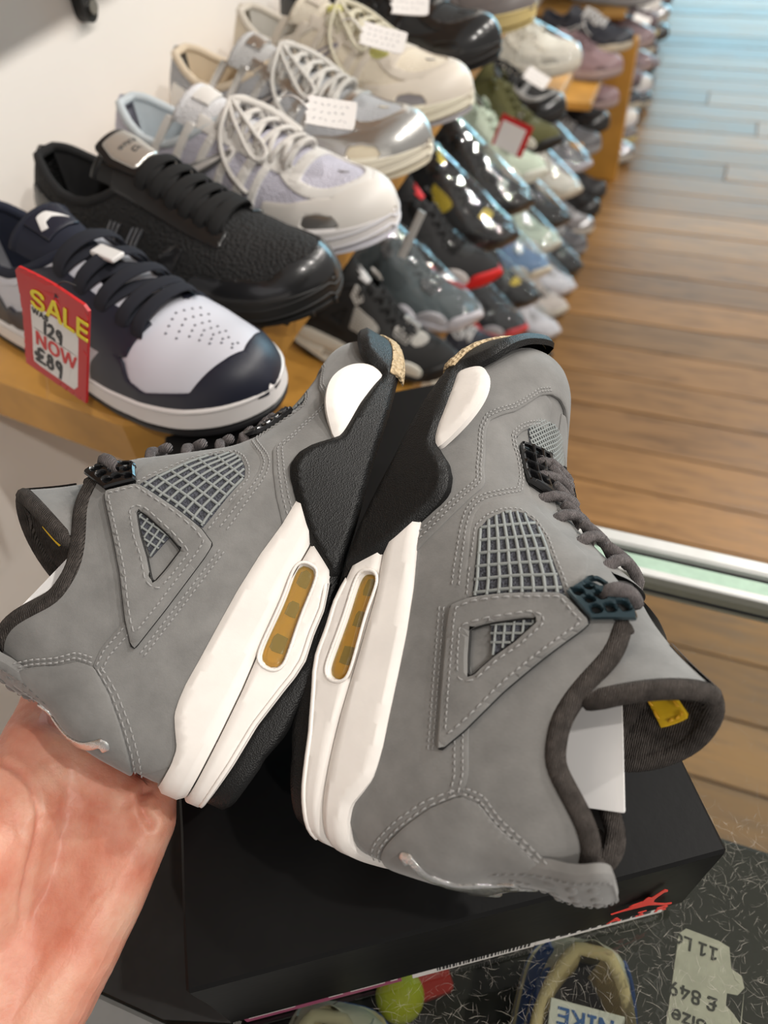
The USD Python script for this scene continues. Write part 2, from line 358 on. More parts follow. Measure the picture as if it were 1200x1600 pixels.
NETC = [[(136.3,67.8),(150.1,66.6),(164.6,64.6),(180.6,61.1)],[(136.8,73.7),(150.5,71.8),(165.0,68.7),(181.1,64.0)],[(137.4,79.3),(151.0,76.7),(165.5,72.7),(181.7,66.8)],[(138.0,84.8),(151.6,81.5),(166.1,76.6),(182.4,69.4)],[(138.7,90.1),(152.2,86.2),(166.7,80.3),(183.1,71.9)],[(139.4,95.2),(152.8,90.8),(167.3,84.0),(183.9,74.3)],[(140.1,100.2),(153.4,95.2),(168.0,87.5),(184.9,76.5)],[(140.8,105.0),(154.1,99.4),(168.8,90.8),(186.0,78.5)],[(141.6,109.7),(155.0,103.4),(169.8,94.0),(187.2,80.2)],[(142.5,114.2),(155.9,107.2),(170.9,96.8),(188.8,81.7)]]
NETR = [[(137.6,70.7),(140.5,83.7),(142.8,96.0),(144.8,107.4),(146.0,114.1)],[(143.6,69.3),(146.4,82.3),(148.8,94.5),(150.9,105.7),(152.2,112.2)],[(149.7,67.8),(152.5,80.7),(155.0,92.7),(157.4,103.6),(159.0,109.7)],[(155.9,66.2),(158.8,78.9),(161.5,90.7),(164.3,101.1),(166.5,106.4)],[(162.3,64.5),(165.4,76.9),(168.5,88.2),(172.1,97.5),(175.8,101.1)],[(168.9,62.6),(172.3,74.6),(176.1,84.9),(181.2,92.6),(192.0,87.3)],[(175.7,60.5),(179.5,72.0),(184.3,81.0),(193.0,84.4)]]
def tongue_pts(k, phi):
    """k 0 at the throat .. 1 at the rim, phi -90..90 deg round its front; in the shoe's coordinates"""
    k, phi = np.broadcast_arrays(np.asarray(k, float), np.asarray(phi, float)); cp = np.cos(phi); mx = lambda a, b: a * (1 - k) + b * k; bow = .004 * np.sin(np.pi * k)
    return np.stack([mx(.152, .1045) + mx(.010, .0135) * cp - bow * .3 + .013 * k ** 2 * np.minimum(np.sin(phi), 0), mx(.088, .1335) + mx(.036, .0335) * cp - bow * cp, (.015 + .0130 * k ** 2) * np.sin(phi)], -1)

def hero_parts(col, fine=True):
    """[(name, mesh, material, smooth, label, kind, sub-of)] of one trainer, in its own coordinates"""
    B, out = HB, []; r = .0028 if fine else .006
    def add(name, mesh, m, smooth=40, label=None, kind=None, sub=None): out.append((name, mesh, m, smooth, label, kind, sub))
    def dens(c, step=.0015): return resample(c, step)
    q = lambda k: B.q(dens(C[k])); wq = lambda k: B.wq(dens(C[k]))
    piK = np.pi * B.K
    # upper shell with the opening for the foot cut out
    col_q = spline(B.q(C['collar']), 90); hole = np.vstack([[[B.s_of(.1425), .40 * piK], ], col_q, [[.0035, .5 * piK]], B.mir(col_q)[::-1], [[B.s_of(.1425), .60 * piK]]])
    low = PI([0, .03, .05, .075, .1, .138, .16, .2, .22, .245, .262, .280, .296, .307], [-.006, -.0085, -.0125, -.0125, -.008, .0005, .0038, .0108, .0135, .0168, .0195, .0235, .030, .036])
    ax = np.linspace(.0008, B.L - .0008, 80); lq = np.c_[B.s_of(ax), np.minimum(B.q(np.c_[B.u_of(ax, .02 + 0 * ax), low(ax) + .013 + .002 * np.clip((ax - .245) / .05, 0, 1)])[:, 1], .3 * piK)]
    shell = Polygon(np.vstack([lq, B.mir(lq)[::-1]])).difference(Polygon(hole).buffer(0))
    add('upper', patch(B.top, shell, 0, .0004, res=r * 1.3, skirt=False), col['upper'])
    # lining inside the opening
    lin = [B.top(c[:, 0], c[:, 1], np.full(len(c), .001 - d)) - np.array([0, z, 0]) for c in (col_q,) for d, z in ((.001, 0), (.006, .004), (.008, .03), (.008, .06), (.006, .085))]
    LN = gridmesh(np.stack(lin, 1)); add('lining', cat_([LN, both(B, LN)]), col['lining'], 60)
    # collar roll
    ring = np.vstack([col_q, B.mir(col_q)[::-1]]); cp = B.top(ring[:, 0], ring[:, 1], np.full(len(ring), -.0012)); add('collar', tube(resample(cp, .003), .0043, 10), col['knit'], True)
    # side panel, heel counter, toe overlay (mirrored on the inner side in the same run over the toe)
    sd = q('side'); c0 = B.s_of(.243)
    sp = np.vstack([sd, [[B.s_of(.243), .47 * piK], [B.s_of(.262), .47 * piK], [B.s_of(.275), .2 * piK]], B.q(P_([(262, 25), (220, 20), (155, 22), (100, 26), (60, 26), (35, 22)])), B.q(dens(C['Yl']))[::-1], B.q(dens(C['Yup']))[::-1], B.q(P_([(95, 83), (120, 70)]))])
    SP = patch(B.top, Polygon(sp).buffer(0), .0004, .0012, res=r); add('side_panel', SP, col['upper'])
    add('side_panel', both(B, SP), col['upper'])
    md = q('mud'); md = md[(md[:, 0] < B.s_of(.252))]; mu = np.vstack([md, [[B.s_of(.260), .40 * piK], [B.s_of(.266), .45 * piK], [B.s_of(.268), .5 * piK]]]); far = B.mir(mu)[::-1]
    mm = Polygon(np.vstack([mu, far[1:], B.mir(lq[(ax > .16) & (ax < .304)]), lq[(ax > .16) & (ax < .304)][::-1]])).buffer(0)
    add('toe_overlay', patch(B.top, mm, .0014, .0014, res=r), col['upper'])
    # heel counter: across the back of the heel
    yl, yr = dens(C['Yl']), dens(C['Yr']); near = np.vstack([yl[::-1], yr]); nb = np.c_[B.s_of(B.a_from(near[:, 0], near[:, 1])), near[:, 1]]
    nb = nb[nb[:, 0] > .004]; hc = np.vstack([nb, nb[::-1] * [-1, 1]])
    add('heel_counter', patch(B.back, Polygon(hc).buffer(0), .0016, .0012, res=r), col['upper'])
    # moulded net panel: backing cloth and raised bars
    ms = Polygon(q('mesh')); add('mesh_backing', patch(B.top, ms.buffer(.001), .0003, .0003, res=r, skirt=False), col['cloth'], label='dark cloth behind the moulded net')
    bars = []; I = np.linspace(-.3, 1.4, 40)
    inn = ms.buffer(-.0002)
    for ln in NETC + NETR:
        L_ = LineString(spline(B.q(P_(ln)), 30)).intersection(inn)
        for g in getattr(L_, 'geoms', [L_]):
            if g.geom_type == 'LineString' and g.length > .003:
                c = resample(np.array(g.coords), .003); P = B.top(c[:, 0], c[:, 1], np.full(len(c), .0011)); U = B.top(c[:, 0], c[:, 1], np.full(len(c), .003)) - P
                bars.append(tube(P, .00088, 6, flat=(1, .9), up=U))
    add('net_panel', cat_(bars), col['net'], True, label='moulded grey net over dark cloth')
    es = Polygon(np.vstack([B.q(P_([(134, 66), (175, 60), (200, 62), (225, 58)])), [[B.s_of(.226), .40 * piK], [B.s_of(.2), .37 * piK], [B.s_of(.17), .36 * piK], [B.s_of(.149), .37 * piK]], B.q(P_([(141, 114), (138, 92)]))])).buffer(0).difference(ms.buffer(.0002))
    ES = patch(B.top, es, .0003, .0009, res=r); add('eyestay', ES, col['upper']); add('eyestay', both(B, ES), col['upper'])
    # toe net
    tn = Polygon([(B.s_of(.226), .40 * piK), (B.s_of(.236), .385 * piK), (B.s_of(.246), .42 * piK), (B.s_of(.25), .5 * piK), (B.s_of(.246), .58 * piK), (B.s_of(.236), .615 * piK), (B.s_of(.226), .6 * piK)])
    add('toe_mesh', patch(B.top, tn, .0006, .0004, res=r), col['cloth'], label='dark mesh window on top of the toe'); bars = []
    for a in np.arange(-.03, .06, .0042):
        for sg in (-1, 1):
            L_ = LineString([(B.s_of(.222), .5 * piK + a - .015 - .02 * sg), (B.s_of(.254), .5 * piK + a - .015 + .02 * sg)]).intersection(tn)
            if L_.geom_type == 'LineString' and L_.length > .003:
                c = resample(np.array(L_.coords), .003); P = B.top(c[:, 0], c[:, 1], np.full(len(c), .0014)); bars.append(tube(P, .0006, 5))
    add('toe_net', cat_(bars), col['net'], True)
    # wing with its window
    win = Polygon(B.q(resample(np.vstack([C['window'], C['window'][:1]]), .001)[:-1])).buffer(-.0009).buffer(.0009)
    wg = Polygon(B.q(resample(np.vstack([C['wing'], C['wing'][:1]]), .0012)[:-1])).buffer(0).buffer(-.0007).buffer(.0007)
    WG = patch(B.top, wg.difference(win), .0022, .0026, e=.0007, res=r); add('wing', WG, col['upper'], label='triangular support wing with a cut-out window'); add('wing', both(B, WG), col['upper'])
    if fine:
        we = [tube(B.top(e_[:, 0], e_[:, 1], np.full(len(e_), .0028)), .0007, 6, closed=True) for e_ in (resample(np.array(g_.coords), .0012)[:-1] for g_ in (wg.buffer(-.0002).exterior, win.buffer(-.0001).exterior))]
        add('wing_edge', cat_(we), col['outsole'], True, label='dark cut edge of the wing')
    # glimpse of the net behind the wing's window
    lf = LineString(B.q(P_([(120, 89), (133, 89)]))); gl = Polygon(B.q(P_([(111, 87), (121, 85), (126, 84), (131, 101), (131, 105), (127, 105)]))).intersection(win.buffer(.0012))
    bars = []
    for k in np.linspace(0, 1, 7):
        for ln in (P_([(108 + 24 * k, 80), (112 + 24 * k, 106)]), P_([(108, 84 + 24 * k), (133, 82 + 24 * k)])):
            L_ = LineString(B.q(resample(ln, .004))).intersection(gl)
            if L_.geom_type == 'LineString' and L_.length > .002:
                c = resample(np.array(L_.coords), .003); P = B.top(c[:, 0], c[:, 1], np.full(len(c), .0022)); bars.append(tube(P, .0007, 5))
    add('window_backing', patch(B.top, gl, .0014, .0003, res=r), col['cloth']); add('window_net', cat_(bars), col['net'], True)
    # plastic lace nets
    for k, cl, cc in (('net1', 'cells1', col['plastic']), ('net2', 'cells2', col['plastic2'])):
        if k == 'net2':
            fl2 = lambda i, j: np.array([B.s_of(.2215 + .004 * j - i * (.026 + .004 * j)), (.355 + .115 * j + .008 * i * (1 - j)) * piK])
            base = Polygon([fl2(0, 0), fl2(0, .5), fl2(0, 1), fl2(.5, 1), fl2(1, 1), fl2(1.12, .6), fl2(1, 0), fl2(.5, 0)]); pg = base.buffer(-.0005).buffer(.0005)
            for i in range(4):
                for j in range(3): pg = pg.difference(Polygon([fl2((i + a) / 4.15 + .02, (j + b) / 3.1 + .01) for a, b in ((.16, .16), (.84, .16), (.84, .84), (.16, .84))]).buffer(.0002))
        else:
            base = Polygon(B.q(resample(np.vstack([C[k], C[k][:1]]), .001)[:-1])); pg = shapely.union_all([base] + [Polygon(B.q(c)).buffer(.0011) for c in C[cl]]).buffer(-.0005).buffer(.0005)
            for c in C[cl]: pg = pg.difference(Polygon(B.q(resample(np.vstack([c, c[:1]]), .001)[:-1])).buffer(-.0008).buffer(.0006))
        NT = patch(B.top, pg, .0030, .0028, e=.0008, res=.0013); add('lace_net', NT, cc, label='glossy plastic lace net'); fine and k == 'net1' or add('lace_net', both(B, NT), cc, label='glossy plastic lace net')
        BK = patch(B.top, base.buffer(-.0006), .0012, .0006, res=.003); add('net_backing', BK, col['outsole'])
    # midsole, air window, black rubber
    wp = lambda k: wq(k); mt, ml = wp('mid_top'), wp('mid_low'); sT, sL = mt[-1], ml[-1]
    cl = np.vstack([mt, [[.004, .029], [-.004, .029]], (mt * [-1, 1])[::-1], [[-B.s_of(.17), .030], [-B.s_of(.17), .016]], ml * [-1, 1], [[-.004, .0055], [.004, .0055]], ml[::-1], [[B.s_of(.19), .016], [B.s_of(.19), .030]]])
    air = Polygon(B.wq(spline(C['air'], 60, True))); mp = Polygon(cl).buffer(0)
    gq = np.vstack([[[B.s_of(.195), .022]], wp('groove')]); gl_ = LineString(np.vstack([gq, [[.0, .0148]], (gq * [-1, 1])[::-1]]))
    up_, lo_ = [g for g in sorted(mp.difference(gl_.buffer(.00035)).geoms, key=lambda g: -g.centroid.y)][:2]
    add('midsole', patch(B.wall, up_, -.002, .0058, e=.003, res=r, rnd=.6), col['mid'], 50)
    add('midsole_base', patch(B.wall, lo_.difference(air.buffer(.0008)), -.002, .0052, e=.0018, res=r, rnd=.55), col['mid'], 50)
    lip = np.vstack([ml[::-1], [[0, .0062]]])[1:]; add('midsole_lip', tube(resample(B.wall(lip[:, 0], lip[:, 1] + .0016, np.full(len(lip), .0030)), .004), .0013, 6, flat=(1, .8)), col['mid'], True)
    rim = np.array(air.buffer(.0022).exterior.coords); Pq = B.wall(rim[:, 0], rim[:, 1], np.full(len(rim), .0034)); add('air_frame', tube(Pq[:-1], .0009, 6, closed=True), col['mid'], True)
    add('air_window', patch(B.wall, air.buffer(.001), -.0016, .0034, e=.002, res=.002), col['air'], True, label='clear air window with yellow behind it')
    yb = air.buffer(-.001); x0, y0, x1, y1 = yb.bounds; blk = []
    for f0, f1 in ((.12, .30), (.5, .66), (.82, 1)):
        seg = yb.intersection(shapely.box(x0 + (x1 - x0) * f0, y0, x0 + (x1 - x0) * f1, y1))
        if not seg.is_empty: blk.append(patch(B.wall, seg, -.0028, .0008, res=.003))
    add('air_core', patch(B.wall, yb.buffer(.002), -.0034, .0008, res=.003), col['yellow'], label='yellow core behind the air window'); add('air_strut', cat_(blk), col['strut'])
    bt = wp('bp_top');
    xs = np.linspace(B.s_of(.1375), B.S, 40); lw = np.c_[xs, low(B.a_of(xs))]
    bp = np.vstack([bt, [[B.S - .004, .053], [B.S, .048], [B.S + .006, .042]], ((bt * [-1, .62]) + [2 * B.S, .006])[::-1], (lw * [-1, 1] + [2 * B.S, 0])[:-1], lw[::-1]])
    tear = Polygon(B.wq(spline(C['tear'], 60, True)))
    bpp = Polygon(bp).buffer(0)
    add('rubber_panel', patch(B.wall, bpp.buffer(-.0004).buffer(.0004), -.001, .0062, e=.0028, res=r, rnd=.45), col['rubber'], 50, label='black rubber forefoot panel wrapped up from the sole')
    for k, p in enumerate((tear,) if fine else (tear, shapely.affinity.translate(shapely.affinity.scale(tear, -1, .62, origin=(0, 0)), 2 * B.S, .004))):
        add('forefoot_insert', patch(B.wall, p, -.001, .0040, e=.003, res=r, bulge=.0006), col['mid'], 50, label='white teardrop insert in the forefoot')
    xs = np.linspace(B.s_of(.146), 0, 50); lw2 = np.c_[xs, low(B.a_of(xs))]; top2 = np.vstack([ml[::-1] * 1.0]) ; tp = np.c_[top2[:, 0], top2[:, 1] + .003]
    hs = np.vstack([lw2[::-1], [[B.s_of(.146), .006]], tp[::-1][:0], np.c_[ml[:, 0], ml[:, 1] + .002], [[.0, .0075]]]); hs = np.vstack([hs, (hs * [-1, 1])[::-1]])
    add('outsole', patch(B.wall, Polygon(hs).buffer(0), -.0035, .0032, e=.0022, res=r, rnd=.3), col['rubber'], 50, label='black rubber heel outsole')
    add('sole_core', sole_block(B, lambda a: .024 + .012 * np.clip((a - .2) / .12, 0, 1), lambda a: low(a) + .0008, .0045), col['rubber'], 40)
    xs = np.linspace(B.s_of(.262), 2 * B.S - B.s_of(.262), 40); aa = B.a_of(B.S - np.abs(xs - B.S)); tl = np.vstack([np.c_[xs, low(aa) + .0065], np.c_[xs, low(aa) - .004][::-1]])
    add('toe_outsole', patch(lambda x, y, o: B.wall(x, y, o - np.clip((low(B.a_of(B.S - np.abs(x - B.S))) - y), 0, 1) * 1.2), Polygon(tl), .0050, .0015, res=r), col['tan'], 40, label='tan ribbed outsole at the toe')
    # tongue: nubuck outside, knit inside, rolled rim
    ks, ph = np.linspace(0, 1, 16), np.radians(np.linspace(-116, 100, 29)); G = np.array([[tongue_pts(k, p) for p in ph] for k in ks])
    gn = np.cross(np.gradient(G, axis=0), np.gradient(G, axis=1)); gn /= np.linalg.norm(gn, axis=2, keepdims=True); ctr = G.mean(1, keepdims=True)
    gn *= np.sign(((G - ctr) * gn).sum(2, keepdims=True)); f0 = np.sign((np.cross(G[1, 0] - G[0, 0], G[0, 1] - G[0, 0]) * gn[0, 0]).sum()) < 0
    add('tongue', gridmesh(G, f0), col['upper'], True); add('tongue_lining', gridmesh(G - gn * .006, not f0), col['knit'], True, label='dark knitted tongue lining')
    rim = G[-1] - gn[-1] * .003; add('tongue_rim', tube(np.vstack([G[9, :1] - gn[9, :1] * .003, G[12, :1] - gn[12, :1] * .003, rim, G[12, -1:] - gn[12, -1:] * .003, G[9, -1:] - gn[9, -1:] * .003]), .0042, 10), col['knit'], True)
    tt = G[9:16, 14:17] + gn[9:16, 14:17] * .0012; add('tongue_tag', cat_([gridmesh(tt, f0), gridmesh(G[9:16, 14:17] + gn[9:16, 14:17] * .0002, not f0)]), col['lining'], False)
    if not fine:
        cr = np.array([(-.011, -.012), (.011, -.012), (.015, .004), (.008, .000), (.0075, .011), (.002, .003), (-.001, .013), (-.004, .003), (-.009, .010), (-.008, .0), (-.015, .003)])
        def frontv(x, y, o):
            x, y, o = np.broadcast_arrays(*map(np.asarray, (x, y, o))); k = .55 + y / .05; p = x / .028; A = tongue_pts(k, p); c = np.stack([.152 * (1 - k) + .1045 * k, .088 * (1 - k) + .1335 * k, 0 * k], -1)
            d = A - c; d[..., 2] *= .3; d /= np.linalg.norm(d, axis=-1, keepdims=True); return A + d * o[..., None]
        add('tongue_badge', patch(frontv, Polygon(cr), .002, .0015, res=.004), col['badge'])
    # woven label on the lining of the far side
    def lab(x, y, o):
        k = 1 - np.asarray(y) / .058 ; p = np.radians(-22) - np.asarray(x) / .033; A = tongue_pts(k, p)
        e = 1e-3; n = np.cross(tongue_pts(k + e, p) - A, tongue_pts(k, p + e) - A); n /= np.linalg.norm(n, axis=-1, keepdims=True); c = tongue_pts(k, p * 0) * 0 + np.stack([.152 * (1 - k) + .1045 * k, .088 * (1 - k) + .1335 * k, 0 * k], -1)
        n *= np.sign(((c - A) * n).sum(-1, keepdims=True)); return A + n * (np.asarray(o)[..., None] + .0062)
    def labv(x, y, o):
        x, y, o = map(np.asarray, (x, y, o)); P = np.array([lab(a, b, c) for a, b, c in zip(x.ravel(), y.ravel(), np.broadcast_to(o, x.shape).ravel())]); return P.reshape(*x.shape, 3)
    lp = patch(labv, shapely.affinity.rotate(shapely.box(.008, .006, .025, .022), 8), .0, .0012, res=.003)
    add('label', lp, col['yellow2'], 40, label='yellow woven label inside the tongue')
    add('label_stitching', stitches(labv, np.array(shapely.affinity.rotate(shapely.box(.0094, .0074, .0236, .0206), 8).exterior.coords), .0012, .003, .0012, .0007, .0005), col['yellow'], True)
    # heel pull tab with dimples
    cu = np.array([(.0300, .095), (.0318, .106), (.0318, .116), (.0326, .125), (.0352, .133), (.0388, .139)]); cv = spline(cu, 30)
    tn_ = np.gradient(cv, axis=0); tn_ /= np.linalg.norm(tn_, axis=1, keepdims=True); nn = np.c_[-tn_[:, 1], tn_[:, 0]]; ds = np.r_[0, np.cumsum(np.linalg.norm(np.diff(cv, axis=0), axis=1))]
    def tabs(x, y, o):
        c = np.stack([np.interp(y, ds, cv[:, i]) for i in (0, 1)], -1); m = np.stack([np.interp(y, ds, nn[:, i]) for i in (0, 1)], -1)
        c = c + m * (np.asarray(o) - 9 * x ** 2 * .5)[..., None]; k_ = np.clip(np.asarray(y) / .02, 0, 1); return np.stack([c[..., 0] - .22 * x * k_, c[..., 1] - .36 * x * k_, -np.asarray(x)], -1)
    tp = shapely.box(-.0195, -.002, .0195, ds[-1]).buffer(-.009).buffer(.009).union(shapely.box(-.0195, -.002, .0195, .02))
    add('pull_tab', patch(tabs, tp, -.002, .0055, e=.0014, res=.002), col['upper'], 50)
    dm = []
    for yy in (.010, .019, .028, .0365):
        for xx in (-.0095, .0, .0095):
            if yy > ds[-1] - .005: continue
            o = trimesh.creation.icosphere(2, 1.0); p = o.vertices; X = tabs(xx * 1.15 + p[:, 0] * .0030, yy + p[:, 1] * .0024, .0034 + p[:, 2] * .0012); dm.append((X, o.faces))
    add('dimple_nubs', cat_(dm), col['upper'], True)
    eg = np.array(tp.buffer(-.0015).exterior.coords); 
    if fine: add('tab_stitching', stitches(tabs, eg, .0035), col['thread'], True, kind='stuff')
    # silver emblem on the back of the heel
    jp = Polygon([(.0345, .0640), (.0350, .0600), (.0325, .0575), (.029, .0600), (.0305, .0625), (.026, .0655), (.020, .0700), (.014, .0715), (.006, .0760), (-.004, .0720), (-.018, .0765), (-.019, .0800), (-.006, .0800), (-.004, .0860), (-.022, .0950), (-.020, .0985), (.000, .0930), (.006, .1010), (.011, .1000), (.009, .0905), (.016, .0855), (.020, .0775), (.027, .0705)])
    add('heel_emblem', patch(B.back, jp, .0028, .0014, e=.0006, res=.0016), col['silver'], 50, label='raised silver emblem on the heel counter')
    # laces
    lc = []; rows = [.147, .161, .176, .190, .204, .216]
    for i, a in enumerate(rows):
        for sg in (-1, 1):
            b = rows[min(i + 1, len(rows) - 1)]
            t0 = .41 - .02 * i / 6; th = np.linspace(t0 if sg > 0 else 1 - t0, .5 + .05 * sg, 10); s0 = np.linspace(B.s_of(a), B.s_of(a + .7 * (b - a)), 10); off = .0015 + .004 * np.sin(np.linspace(0, np.pi * .62, 10)) - .004 * np.r_[1, .4, np.zeros(8)]
            lc.append(tube(B.top(s0, th * piK, off), .0029, 8))
    kn = B.q(P_([(142, 131)]))[0]; s0 = np.array([B.top(np.array([kn[0] + dx]), np.array([kn[1] + dy]), np.array([o]))[0] for dx, dy, o in ((.0035, -.002, .001), (.0035, -.0005, .0060), (.0035, .003, .0068), (.004, .008, .0040), (.005, .014, -.001))])
    lc.append(tube(spline(s0, 14), .0034, 8))
    add('laces', cat_(lc), col['lace'], True)
    # stitching
    if fine:
        S_ = []
        def run(c, d, off, **k):
            l = LineString(c); g = l.parallel_offset(abs(d), 'left' if d > 0 else 'right') if d else l
            for h in getattr(g, 'geoms', [g]):
                if h.length > .004: S_.append(stitches(B.top, np.array(h.coords), off, **k))
        mq = np.vstack([md, [[B.s_of(.260), .40 * piK], [B.s_of(.266), .45 * piK]]]); run(mq, -.0024, .0029); run(mq, -.0046, .0029)
        run(sd, -.0020, .0017); run(sd, -.0042, .0017)
        run(np.array(ms.exterior.coords), -.0018 if ms.exterior.is_ccw else .0018, .0012)
        wr = np.array(wg.buffer(-.0024).exterior.coords); run(wr, 0, .0049); run(np.array(win.buffer(.0024).exterior.coords), 0, .0049)
        for k in ('st1', 'st1b'): run(q(k), 0, .0017)
        for d in (.0012, .0034): run(B.q(dens(C['Yl'])), d, .0017); run(B.q(dens(C['Yup'])), d, .0017)
        ob = np.c_[B.s_of(B.a_from(yr[:, 0], yr[:, 1])), yr[:, 1]]
        for d in (.0016, .0038): S_.append(stitches(B.back, np.array(LineString(ob).parallel_offset(d, 'right').coords) , .0029))
        ol = np.c_[B.s_of(B.a_from(yl[:, 0], yl[:, 1])), yl[:, 1]]
        for x in (.0195,): S_.append(stitches(B.back, np.array([(x, .100), (x - .001, .112)]), .0029))
        add('stitching', cat_(S_), col['thread'], True, label='pale grey thread seams', kind='stuff')
    return out

SC = .885
HEROM = {
 'R': (np.array([[0.27712, 0.72646, -0.62886], [-0.89728, -0.03841, -0.43978], [0.34364, -0.68613, -0.6412]]), np.array([-0.02259, 0.18267, 0.37665])),
 'L': (np.array([[0.41442, -0.86626, 0.27903], [-0.8351, -0.48383, -0.26177], [0.36176, -0.12453, -0.92391]]), np.array([-0.09846, 0.16862, 0.39289]))}
JUMP = P_([(226.4,-33.2),(227.5,-31.1),(230,-34.6),(230.5,-37.8),(228.6,-37.5),(226.7,-43.7),(225.7,-48.2),(226.6,-54.5),(229.8,-58.5),(235.4,-64.4),(239.4,-66.6),(239.7,-69.1),(236.4,-69.1),(229.5,-61.9),(224.4,-58),(219,-57.4),(210.5,-56.9),(204.4,-58),(203.6,-55.7),(210,-53.8),(216.7,-50.8),(212.3,-49.7),(213.6,-47.9),(218.8,-45.5),(219.7,-41),(220.6,-39.4),(222.7,-41.9),(223.5,-40.9)])
def hero_to_world(side):
    M, t = HEROM[side]; return RC @ M * SC, EYE + RC @ (t * SC)
def build_parts(path, parts, M, origin=0):
    last = {}
    for name, mesh, m, smooth, label, kind, sub in parts:
        v, f = xf(mesh, M); p = part(last[sub] if sub else path, name, (v, f), m, smooth, label, kind); last[name] = p
# ------------------------------------------------------------------ materials of the place
random.seed(7); RNG = np.random.RandomState(7)
mat('wall_paint', (.82, .785, .74), .7, var=(3, .03), bump=('noise', 120, .06, .002))
mat('shelf_wood', (.50, .255, .05), .42, var=(9, .25, 8), bump=('noise', 60, .1, .002))
mat('counter_black', (.006, .006, .006), .55, bump=('noise', 300, .1, .001))
mat('mat_black', (.016, .016, .0155), .6, var=(40, .3), bump=('noise', 500, .15, .0005))
mat('aluminium', (.62, .62, .60), .42, metal=.25, var=(30, .06))
mat('glass_edge', (.42, .58, .47), .15, spec=.6, var=(60, .1))
mat('grey_ledge', (.22, .225, .22), .55, var=(20, .1))
mat('card_black', (.0032, .0031, .0033), .50, spec=.20, var=(14, .35), bump=('noise', 55, .10, .002))
mat('card_inner', (.05, .045, .04), .7)
mat('print_red', (.80, .05, .035), .5)
mat('paper', (.93, .91, .90), .6)
mat('label_white', (.72, .69, .66), .55)
mat('label_purple', (.30, .06, .13), .5)
mat('ink', (.02, .02, .022), .6)
mat('dark_wall', (.30, .28, .26), .7)
def wood_floor(name, c1, c2):
    n = {'tc': ('texture_coordinate', {}), 'oi': ('object_info', {}), 'mp': ('mapping', dict(scale=(1.6, 14, 14))), 'va': ('vector_math', dict(math_type='add')),
         'sc': ('vector_math', dict(math_type='scale', scale=37.0)), 'cx': ('combine_xyz', {}),
         'v': ('noise_texture', dict(scale=3.2, detail=8, roughness=.62, distortion=.6)), 'r': ('rgb_ramp', dict(ramp=[(.25, c1), (.55, c2), (.8, tuple(x * 1.18 for x in c2))])),
         'hs': ('hsv', {}), 'mr': ('map_range', dict(from_min=0, from_max=1, to_min=.66, to_max=1.15)),
         'bp': ('bump', dict(strength=.25, distance=.002)), 'p': ('principled_bsdf', dict(roughness=.40, specular_ior_level=.38)),
         'rr': ('map_range', dict(from_min=.2, from_max=.8, to_min=.30, to_max=.46))}
    l = [('oi.random', 'cx.x'), ('oi.random', 'cx.y'), ('cx.vector', 'sc.vector1'), ('tc.object', 'va.vector1'), ('sc.vector', 'va.vector2'), ('va.vector', 'mp.vector'), ('mp.vector', 'v.vector'), ('v.fac', 'r.fac'), ('oi.random', 'mr.value'), ('mr.result', 'hs.value'), ('r.color', 'hs.color'), ('hs.color', 'p.base_color'), ('v.fac', 'bp.height'), ('bp.normal', 'p.normal'), ('v.fac', 'rr.value'), ('rr.result', 'p.roughness')]
    MATS[name] = usdkit.material(stage, '/World/Looks/' + name, n, l, surface='p.BSDF')
wood_floor('plank_a', (.135, .063, .017), (.30, .148, .042)); wood_floor('plank_b', (.17, .082, .023), (.335, .172, .054)); wood_floor('plank_c', (.112, .052, .015), (.24, .118, .034))
mat('floor_gap', (.035, .022, .014), .8)
